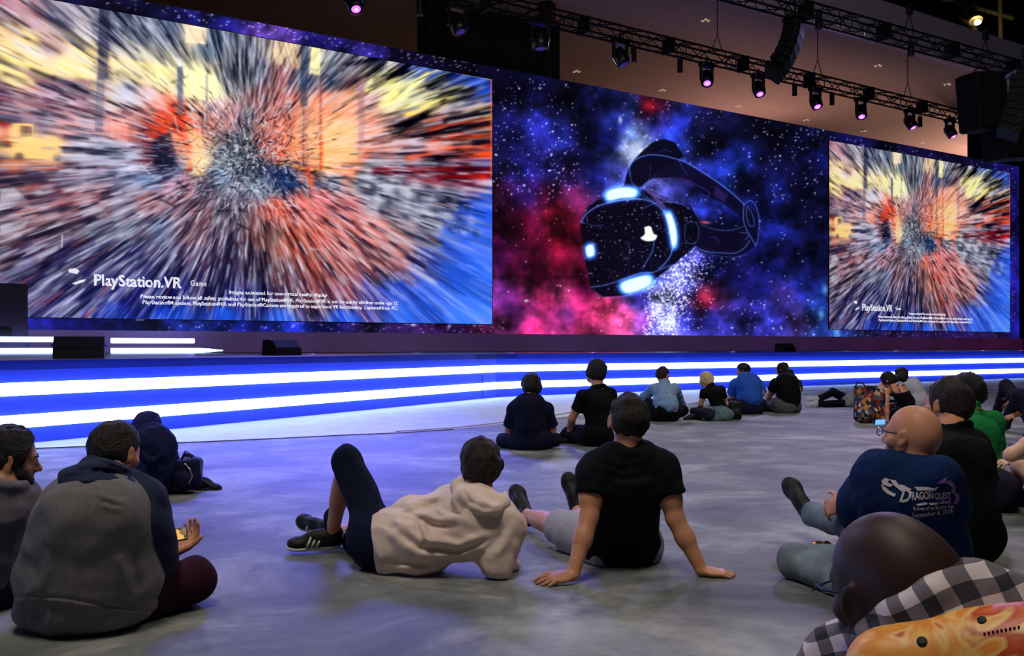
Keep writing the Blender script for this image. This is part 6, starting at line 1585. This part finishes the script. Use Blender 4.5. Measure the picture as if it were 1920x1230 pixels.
LH = p['LH']; b = MB()
for e in (-1, 1):
    ring = [LH(e * .034 + .022 * math.cos(i / 14 * 2 * math.pi), .106, .002 + .016 * math.sin(i / 14 * 2 * math.pi)) for i in range(15)]
    b.tube(ring, .002, 6); b.tube([LH(e * .056, .105, .006), LH(e * .080, .055, .008), LH(e * .084, .0, .006), LH(e * .084, -.014, -.006)], .0028, 6)
b.tube([LH(-.012, .107, .004), LH(.012, .107, .004)], .002, 6); gl = b.build('glasses', mat('glasses_frame', rgb(12, 12, 18), .2, spec=.8), p['root'])
# printed lettering wrapped onto the shirt
from mathutils.bvhtree import BVHTree
def decal(shirt, items, name, material, origin, right, up, off=.0025, subdiv=0):
    me = shirt.data; V = np.zeros(len(me.vertices) * 3); me.vertices.foreach_get('co', V); V = V.reshape(-1, 3)
    tree = BVHTree.FromPolygons([tuple(v) for v in V], [tuple(p_.vertices) for p_ in me.polygons])
    right = _n(right); up = _n(up - right * np.dot(up, right)); nrm = np.cross(right, up)
    VV = []; FF = []
    for V2, F2 in items:
        o_ = len(VV)
        for v in V2:
            w_ = origin + right * v[0] + up * v[1]
            hit = tree.ray_cast(Vector(w_ + nrm * .5), Vector(-nrm), 1.2)
            q = np.array(hit[0]) if hit[0] is not None else w_
            VV.append(q + nrm * (off + (.002 if v[2] > 0 else 0)))
        FF += [tuple(i + o_ for i in f) for f in F2]
    return link(name, mesh_from(name, VV, FF, material), shirt)
def flat(body, size, x, y, wd=None, shear=0, bold=0.0, rot=0.0, arc=0.0):
    V, Fc = text_mesh(body, size, .0008, shear, bold); V[:, 0] -= V[:, 0].min()
    if wd: V[:, 0] *= wd / V[:, 0].max()
    V[:, 1] += arc * (V[:, 0] / (wd or 1) - .5) ** 2
    c_, s_ = math.cos(rot), math.sin(rot); X = V[:, 0] * c_ - V[:, 1] * s_; V[:, 1] = V[:, 0] * s_ + V[:, 1] * c_; V[:, 0] = X
    V[:, 0] += x; V[:, 1] += y
    return V, Fc
def shape2(polys, th=.0008):
    VV = []; FF = []
    for pl_ in polys:
        n = len(pl_); o_ = len(VV); VV += [(x, y, -th) for x, y in pl_] + [(x, y, th) for x, y in pl_]
        FF += [tuple(o_ + i for i in range(n))[::-1], tuple(o_ + n + i for i in range(n))] + [(o_ + i, o_ + (i + 1) % n, o_ + n + (i + 1) % n, o_ + n + i) for i in range(n)]
    return np.array(VV, float), FF
m_print = mat('print_white', rgb(205, 195, 205), .7); m_print2 = mat('print_violet', rgb(128, 88, 170), .7)
org = at(1725, 930, 4.05); K = 4.05 / F
rgt = _n([1, -.42, 0.03]); upv = _n([.03, 0, 1]); fx = 1 / abs(rgt[0])
def pxp(pts): return [((x - 1725) * K * fx, -(y - 930) * K) for x, y in pts]
def flame(pts, w0=.012): 
    out = []; q = pxp(pts)
    return q
flames = [pxp(q) for q in [
  [(1662, 905), (1668, 899), (1676, 902), (1672, 908), (1682, 912), (1676, 916), (1664, 912)], [(1661, 912), (1668, 916), (1676, 924), (1686, 929), (1683, 934), (1672, 930), (1664, 922)],
  [(1676, 902), (1686, 904), (1692, 914), (1700, 918), (1696, 924), (1684, 914)], [(1690, 911), (1697, 911), (1712, 919), (1704, 922), (1698, 920)],
  [(1753, 905), (1760, 899), (1770, 893), (1767, 900), (1774, 899), (1780, 906), (1782, 914), (1776, 912), (1768, 904), (1758, 906)], [(1776, 912), (1782, 914), (1781, 922), (1787, 928), (1788, 940), (1783, 948), (1776, 946), (1782, 938), (1780, 928), (1775, 922)],
  [(1716, 914), (1735, 913), (1748, 915), (1756, 911), (1750, 919), (1738, 922), (1730, 920), (1722, 921)]]]
sh = p['shirt']
decal(sh, [flat('D', .078, *pxp([(1691, 942)])[0], wd=.042, shear=.3, bold=.002, rot=-.12), flat('RAGON', .044, *pxp([(1712, 938)])[0], wd=.080, bold=.0008, rot=.06), flat('QUEST', .038, *pxp([(1749, 936)])[0], wd=.058, bold=.0006, rot=.02), shape2(flames[:4] + flames[6:])], 'back_print', m_print, org, rgt, upv)
decal(sh, [shape2(flames[4:6]), flat('XI', .04, *pxp([(1752, 946)])[0], wd=.05, bold=.001)], 'back_print', m_print2, org, rgt, upv)
decal(sh, [flat('Echoes of an Elusive Age', .022, *pxp([(1714, 958)])[0], wd=.150, rot=.05), flat('September 4, 2018', .027, *pxp([(1712, 972)])[0], wd=.150, rot=.10), shape2([pxp([(1718, 946), (1735, 942), (1737, 946), (1722, 949)]), pxp([(1738, 944), (1770, 941), (1772, 944), (1742, 948)])])], 'back_lettering', m_print, org, rgt, upv)
# crushed gold can on the floor
g0 = G(1541, 1034); can_r = empty('drink_can', g0, 'small gold and white crushed can on the floor beside the jeans knee', 'can')
s = Sdf(); s.cap(g0 + [-.035, 0, .026], g0 + [.030, .01, .030], .026, .024, .0); s.ell(g0 + [-.01, -.02, .045], (.02, .02, .014), k=.01, sub=True); s.wobble(.004, 120, 4); s.build('body', .003, mat('gold_can', rgb(205, 150, 50), .3, metal=.7, noise=(60, .4)), can_r, floor=.002)
b = MB(); b.lathe(g0 + [-.062, 0, .028], (1, 0, 0), [(0, .018), (.004, .021), (.014, .024)], 14); b.build('lid', mat('can_silver', rgb(210, 210, 225), .25, metal=.8), can_r)

# --- foreground man: shaved head, checked shirt, bright bag on his back
root = empty('person', (at(1760, 1200, 1.75)[0], 1.75, 0), 'man with shaved head and checked shirt in the near right corner', 'person')
hc = at(1668, 1094, 1.70); fdir = _n([-.42, .90, -.10]); udir = _n([-.27, .08, .96]); nk = at(1735, 1200, 1.64)
s = Sdf(); LHF = head_sdf(s, hc, fdir, udir, 1.12, neck_to=nk, neck_r=.062, ear=1.12)
r_, f_, u_ = frame(fdir, udir); s.ell(LHF(0, -.05, -.005), (.078, .075, .085), [r_, f_, u_], .03)
def q_(x, y, z): return np.array([x, y, z])
X0 = nk[0]
s.chain([nk, q_(X0 + .08, 1.66, .42), q_(X0 + .14, 1.70, .12)], [.055, .15, .16], .06)
shl, shr = at(1592, 1252, 1.80), q_(X0 + .20, 1.62, .56); s.cap(nk, shl, .06, .055, .05); s.cap(nk, shr, .07, .06, .05)
for sh_, el_, wr_ in ((shl, q_(X0 - .22, 2.0, .28), q_(X0 - .15, 2.22, .25)), (shr, q_(X0 + .32, 1.72, .30), q_(X0 + .18, 2.0, .22))):
    s.cap(sh_, el_, .055, .042, .03); s.cap(el_, wr_, .042, .030, .02); hand_sdf(s, wr_, _n([-.2, .9, -.1]), np.array([0, 0, 1.0]), 1, 1.0, .4)
for hp_, kn_, an_, to_ in ((q_(X0 + .04, 1.78, .12), q_(X0 - .25, 2.10, .14), q_(X0 + .1, 2.25, .07), q_(X0 + .28, 2.30, .05)), (q_(X0 + .22, 1.76, .12), q_(X0 + .50, 2.10, .14), q_(X0 + .12, 2.30, .07), q_(X0 - .05, 2.35, .05))):
    s.cap(hp_, kn_, .09, .06, .04); s.cap(kn_, an_, .055, .036, .02); s.cap(an_, to_, .036, .024, .02)
s.build('body', .0048, SK['deep'], root, floor=.003)
s = Sdf()
for hp_, kn_, an_ in ((q_(X0 + .04, 1.78, .12), q_(X0 - .25, 2.10, .14), q_(X0 + .1, 2.25, .07)), (q_(X0 + .22, 1.76, .12), q_(X0 + .50, 2.10, .14), q_(X0 + .12, 2.30, .07))): s.cap(hp_, kn_, .11, .075, .04); s.cap(kn_, an_, .072, .05, .02)
s.cap(q_(X0 + .05, 1.74, .13), q_(X0 + .20, 1.72, .13), .14, None, .04); s.build('trousers', .010, C_DARKJEAN, root, floor=.003)
def plaid():
    m = bpy.data.materials.new('checked_cotton'); m.use_nodes = True; nt = m.node_tree; b = nt.nodes['Principled BSDF']; L = nt.links.new
    tc = nt.nodes.new('ShaderNodeTexCoord'); n = nt.nodes.new('ShaderNodeTexNoise'); n.inputs['Scale'].default_value = 5; n.inputs['Detail'].default_value = 1
    mx = nt.nodes.new('ShaderNodeVectorMath'); mx.operation = 'SCALE'; mx.inputs['Scale'].default_value = .05; L(tc.outputs['Object'], n.inputs['Vector']); L(n.outputs['Color'], mx.inputs[0])
    ad = nt.nodes.new('ShaderNodeVectorMath'); L(tc.outputs['Object'], ad.inputs[0]); L(mx.outputs[0], ad.inputs[1])
    acc = []
    for dr in ((.86, -.30, .42), (-.30, .30, .92)):
        dt = nt.nodes.new('ShaderNodeVectorMath'); dt.operation = 'DOT_PRODUCT'; d_ = _n(dr); dt.inputs[1].default_value = tuple(d_); L(ad.outputs[0], dt.inputs[0])
        mu = nt.nodes.new('ShaderNodeMath'); mu.operation = 'MULTIPLY'; mu.inputs[1].default_value = 1 / .050; L(dt.outputs['Value'], mu.inputs[0])
        fr = nt.nodes.new('ShaderNodeMath'); fr.operation = 'FRACT'; L(mu.outputs[0], fr.inputs[0]); gt = nt.nodes.new('ShaderNodeMath'); gt.operation = 'GREATER_THAN'; gt.inputs[1].default_value = .52; L(fr.outputs[0], gt.inputs[0]); acc.append(gt)
    sm = nt.nodes.new('ShaderNodeMath'); sm.operation = 'ADD'; L(acc[0].outputs[0], sm.inputs[0]); L(acc[1].outputs[0], sm.inputs[1]); hf = nt.nodes.new('ShaderNodeMath'); hf.operation = 'MULTIPLY'; hf.inputs[1].default_value = .5; L(sm.outputs[0], hf.inputs[0])
    r = nt.nodes.new('ShaderNodeValToRGB'); r.color_ramp.interpolation = 'CONSTANT'; e = r.color_ramp.elements; e[0].color = (*rgb(205, 190, 195), 1); e[1].position = .75; e[1].color = (*rgb(34, 32, 42), 1); k = e.new(.25); k.color = (*rgb(104, 95, 104), 1)
    L(hf.outputs[0], r.inputs[0]); L(r.outputs[0], b.inputs['Base Color']); b.inputs['Roughness'].default_value = .9; return m
s = Sdf()
s.chain([nk + [.035, -.02, .015], q_(X0 + .09, 1.64, .40), q_(X0 + .14, 1.68, .15)], [.092, .175, .18], .07)
s.cap(nk + [-.03, .03, -.03], shl, .070, .075, .05); s.cap(nk + [.05, -.02, .02], shr, .085, .085, .05)
s.ell(at(1825, 1160, 1.64), (.12, .09, .055), k=.05); s.cap(at(1618, 1238, 1.80), at(1720, 1198, 1.70), .060, .075, .05); s.cap(at(1720, 1195, 1.70), at(1850, 1165, 1.64), .075, .07, .05); s.cap(at(1665, 1222, 1.62), at(1740, 1182, 1.56), .052, .058, .05)
for sh_, el_, wr_ in ((shl, q_(X0 - .22, 2.0, .28), q_(X0 - .15, 2.22, .25)), (shr, q_(X0 + .32, 1.72, .30), q_(X0 + .18, 2.0, .22))): s.cap(sh_, el_, .075, .060, .04); s.sleeve(el_, el_ + (wr_ - el_) * .8, .058, .045, .02)
s.chain([at(1640, 1165, 1.66), at(1690, 1150, 1.57), at(1745, 1118, 1.55), at(1795, 1096, 1.62)], [.014, .020, .022, .02], .02)
s.wobble(.006, 30, 5); s.wobble(.003, 70, 6); shp = s.build('checked_shirt', .0055, plaid(), root, floor=.003)
# glasses arm and earphone cord
b = MB(); b.tube([LHF(-.062, .090, .008), LHF(-.082, .050, .010), LHF(-.088, .0, .012)], .003, 6); b.tube([LHF(-.066 + .0, .095, .0), LHF(-.03, .112, -.004), LHF(.03, .112, -.004), LHF(.066, .095, .0)], .002, 6); b.build('glasses', mat('glasses_blue', rgb(30, 40, 70), .15, metal=.5), root)
b = MB(); b.tube([LHF(-.078, .012, -.03), LHF(-.080, .03, -.09), LHF(-.082, .04, -.14), LHF(-.07, .02, -.17)], .0016, 5); b.tube([LHF(-.082, .038, -.135), LHF(-.080, .036, -.15)], .004, 6); b.build('earphone_cord', BLACK, root)
# the bag: bright orange and magenta print with a zip
def bag_mat():
    m = bpy.data.materials.new('orange_print'); m.use_nodes = True; nt = m.node_tree; b = nt.nodes['Principled BSDF']; L = nt.links.new
    tc = nt.nodes.new('ShaderNodeTexCoord'); n = nt.nodes.new('ShaderNodeTexNoise'); n.inputs['Scale'].default_value = 9; n.inputs['Distortion'].default_value = 2.2; n.inputs['Detail'].default_value = 1.5; L(tc.outputs['Object'], n.inputs['Vector'])
    sx = nt.nodes.new('ShaderNodeSeparateXYZ'); L(tc.outputs['Object'], sx.inputs[0]); gx = nt.nodes.new('ShaderNodeMapRange'); gx.inputs['From Min'].default_value = X0 - .05; gx.inputs['From Max'].default_value = X0 + .26; gx.inputs['To Min'].default_value = .0; gx.inputs['To Max'].default_value = .55; L(sx.outputs['X'], gx.inputs[0])
    ad = nt.nodes.new('ShaderNodeMath'); ad.operation = 'MULTIPLY_ADD'; ad.inputs[1].default_value = .75; L(n.outputs['Fac'], ad.inputs[0]); L(gx.outputs[0], ad.inputs[2])
    r = nt.nodes.new('ShaderNodeValToRGB'); e = r.color_ramp.elements; e[0].position = .22; e[0].color = (*rgb(235, 175, 60), 1); e[1].position = .98; e[1].color = (*rgb(110, 20, 60), 1)
    for p_, c_ in ((.36, (232, 140, 50)), (.46, (240, 190, 110)), (.54, (190, 60, 25)), (.66, (215, 105, 35)), (.74, (150, 28, 25)), (.86, (160, 30, 60))): k = e.new(p_); k.color = (*rgb(*c_), 1)
    L(ad.outputs[0], r.inputs[0]); L(r.outputs[0], b.inputs['Base Color']); b.inputs['Roughness'].default_value = .45; return m
s = Sdf(); a1_ = _n([.9, -.38, .22]); a3_ = _n([-.10, .30, .95]); a2_ = np.cross(a3_, a1_)
s.ell(at(1895, 1345, 1.46), (.25, .075, .150), [a1_, a2_, a3_], .02)
s.rbox(at(1890, 1430, 1.46), (.19, .07, .20), [a1_, a2_, a3_], .06, k=.05); s.wobble(.004, 30, 7)
bagm = bag_mat(); bag = s.build('backpack', .005, bagm, None, floor=.02); tag(bag, 'orange and magenta printed backpack worn by the man in the checked shirt', 'bag')
tree = BVHTree.FromPolygons([tuple(v.co) for v in bag.data.vertices], [tuple(p_.vertices) for p_ in bag.data.polygons])
def onbag(x, y):
    o_ = Vector((0, 0, CZ)); d_ = Vector(tuple(P(x, y, 1.0))) - o_; d_.normalize(); h = tree.ray_cast(o_, d_, 5)
    return (np.array(h[0]), np.array(h[1])) if h[0] is not None else (None, None)
for (x, y, r1, nm) in ((1729, 1203, .0075, 'grommet'), (1841, 1163, .0065, 'grommet')):
    c, nn = onbag(x, y)
    if c is not None: b = MB(); b.lathe(c - nn * .002, nn, [(0, r1), (.004, r1), (.005, r1 * .6)], 16); b.build(nm, BLACK, bag)
for k in range(9):
    c, nn = onbag(1846 + k * 8, 1190 - k * 1.5)
    if c is not None: b = MB(); b.box(c + nn * .0005, (.0022, .002, .006)); b.build('zip_tooth', BLACK, bag)
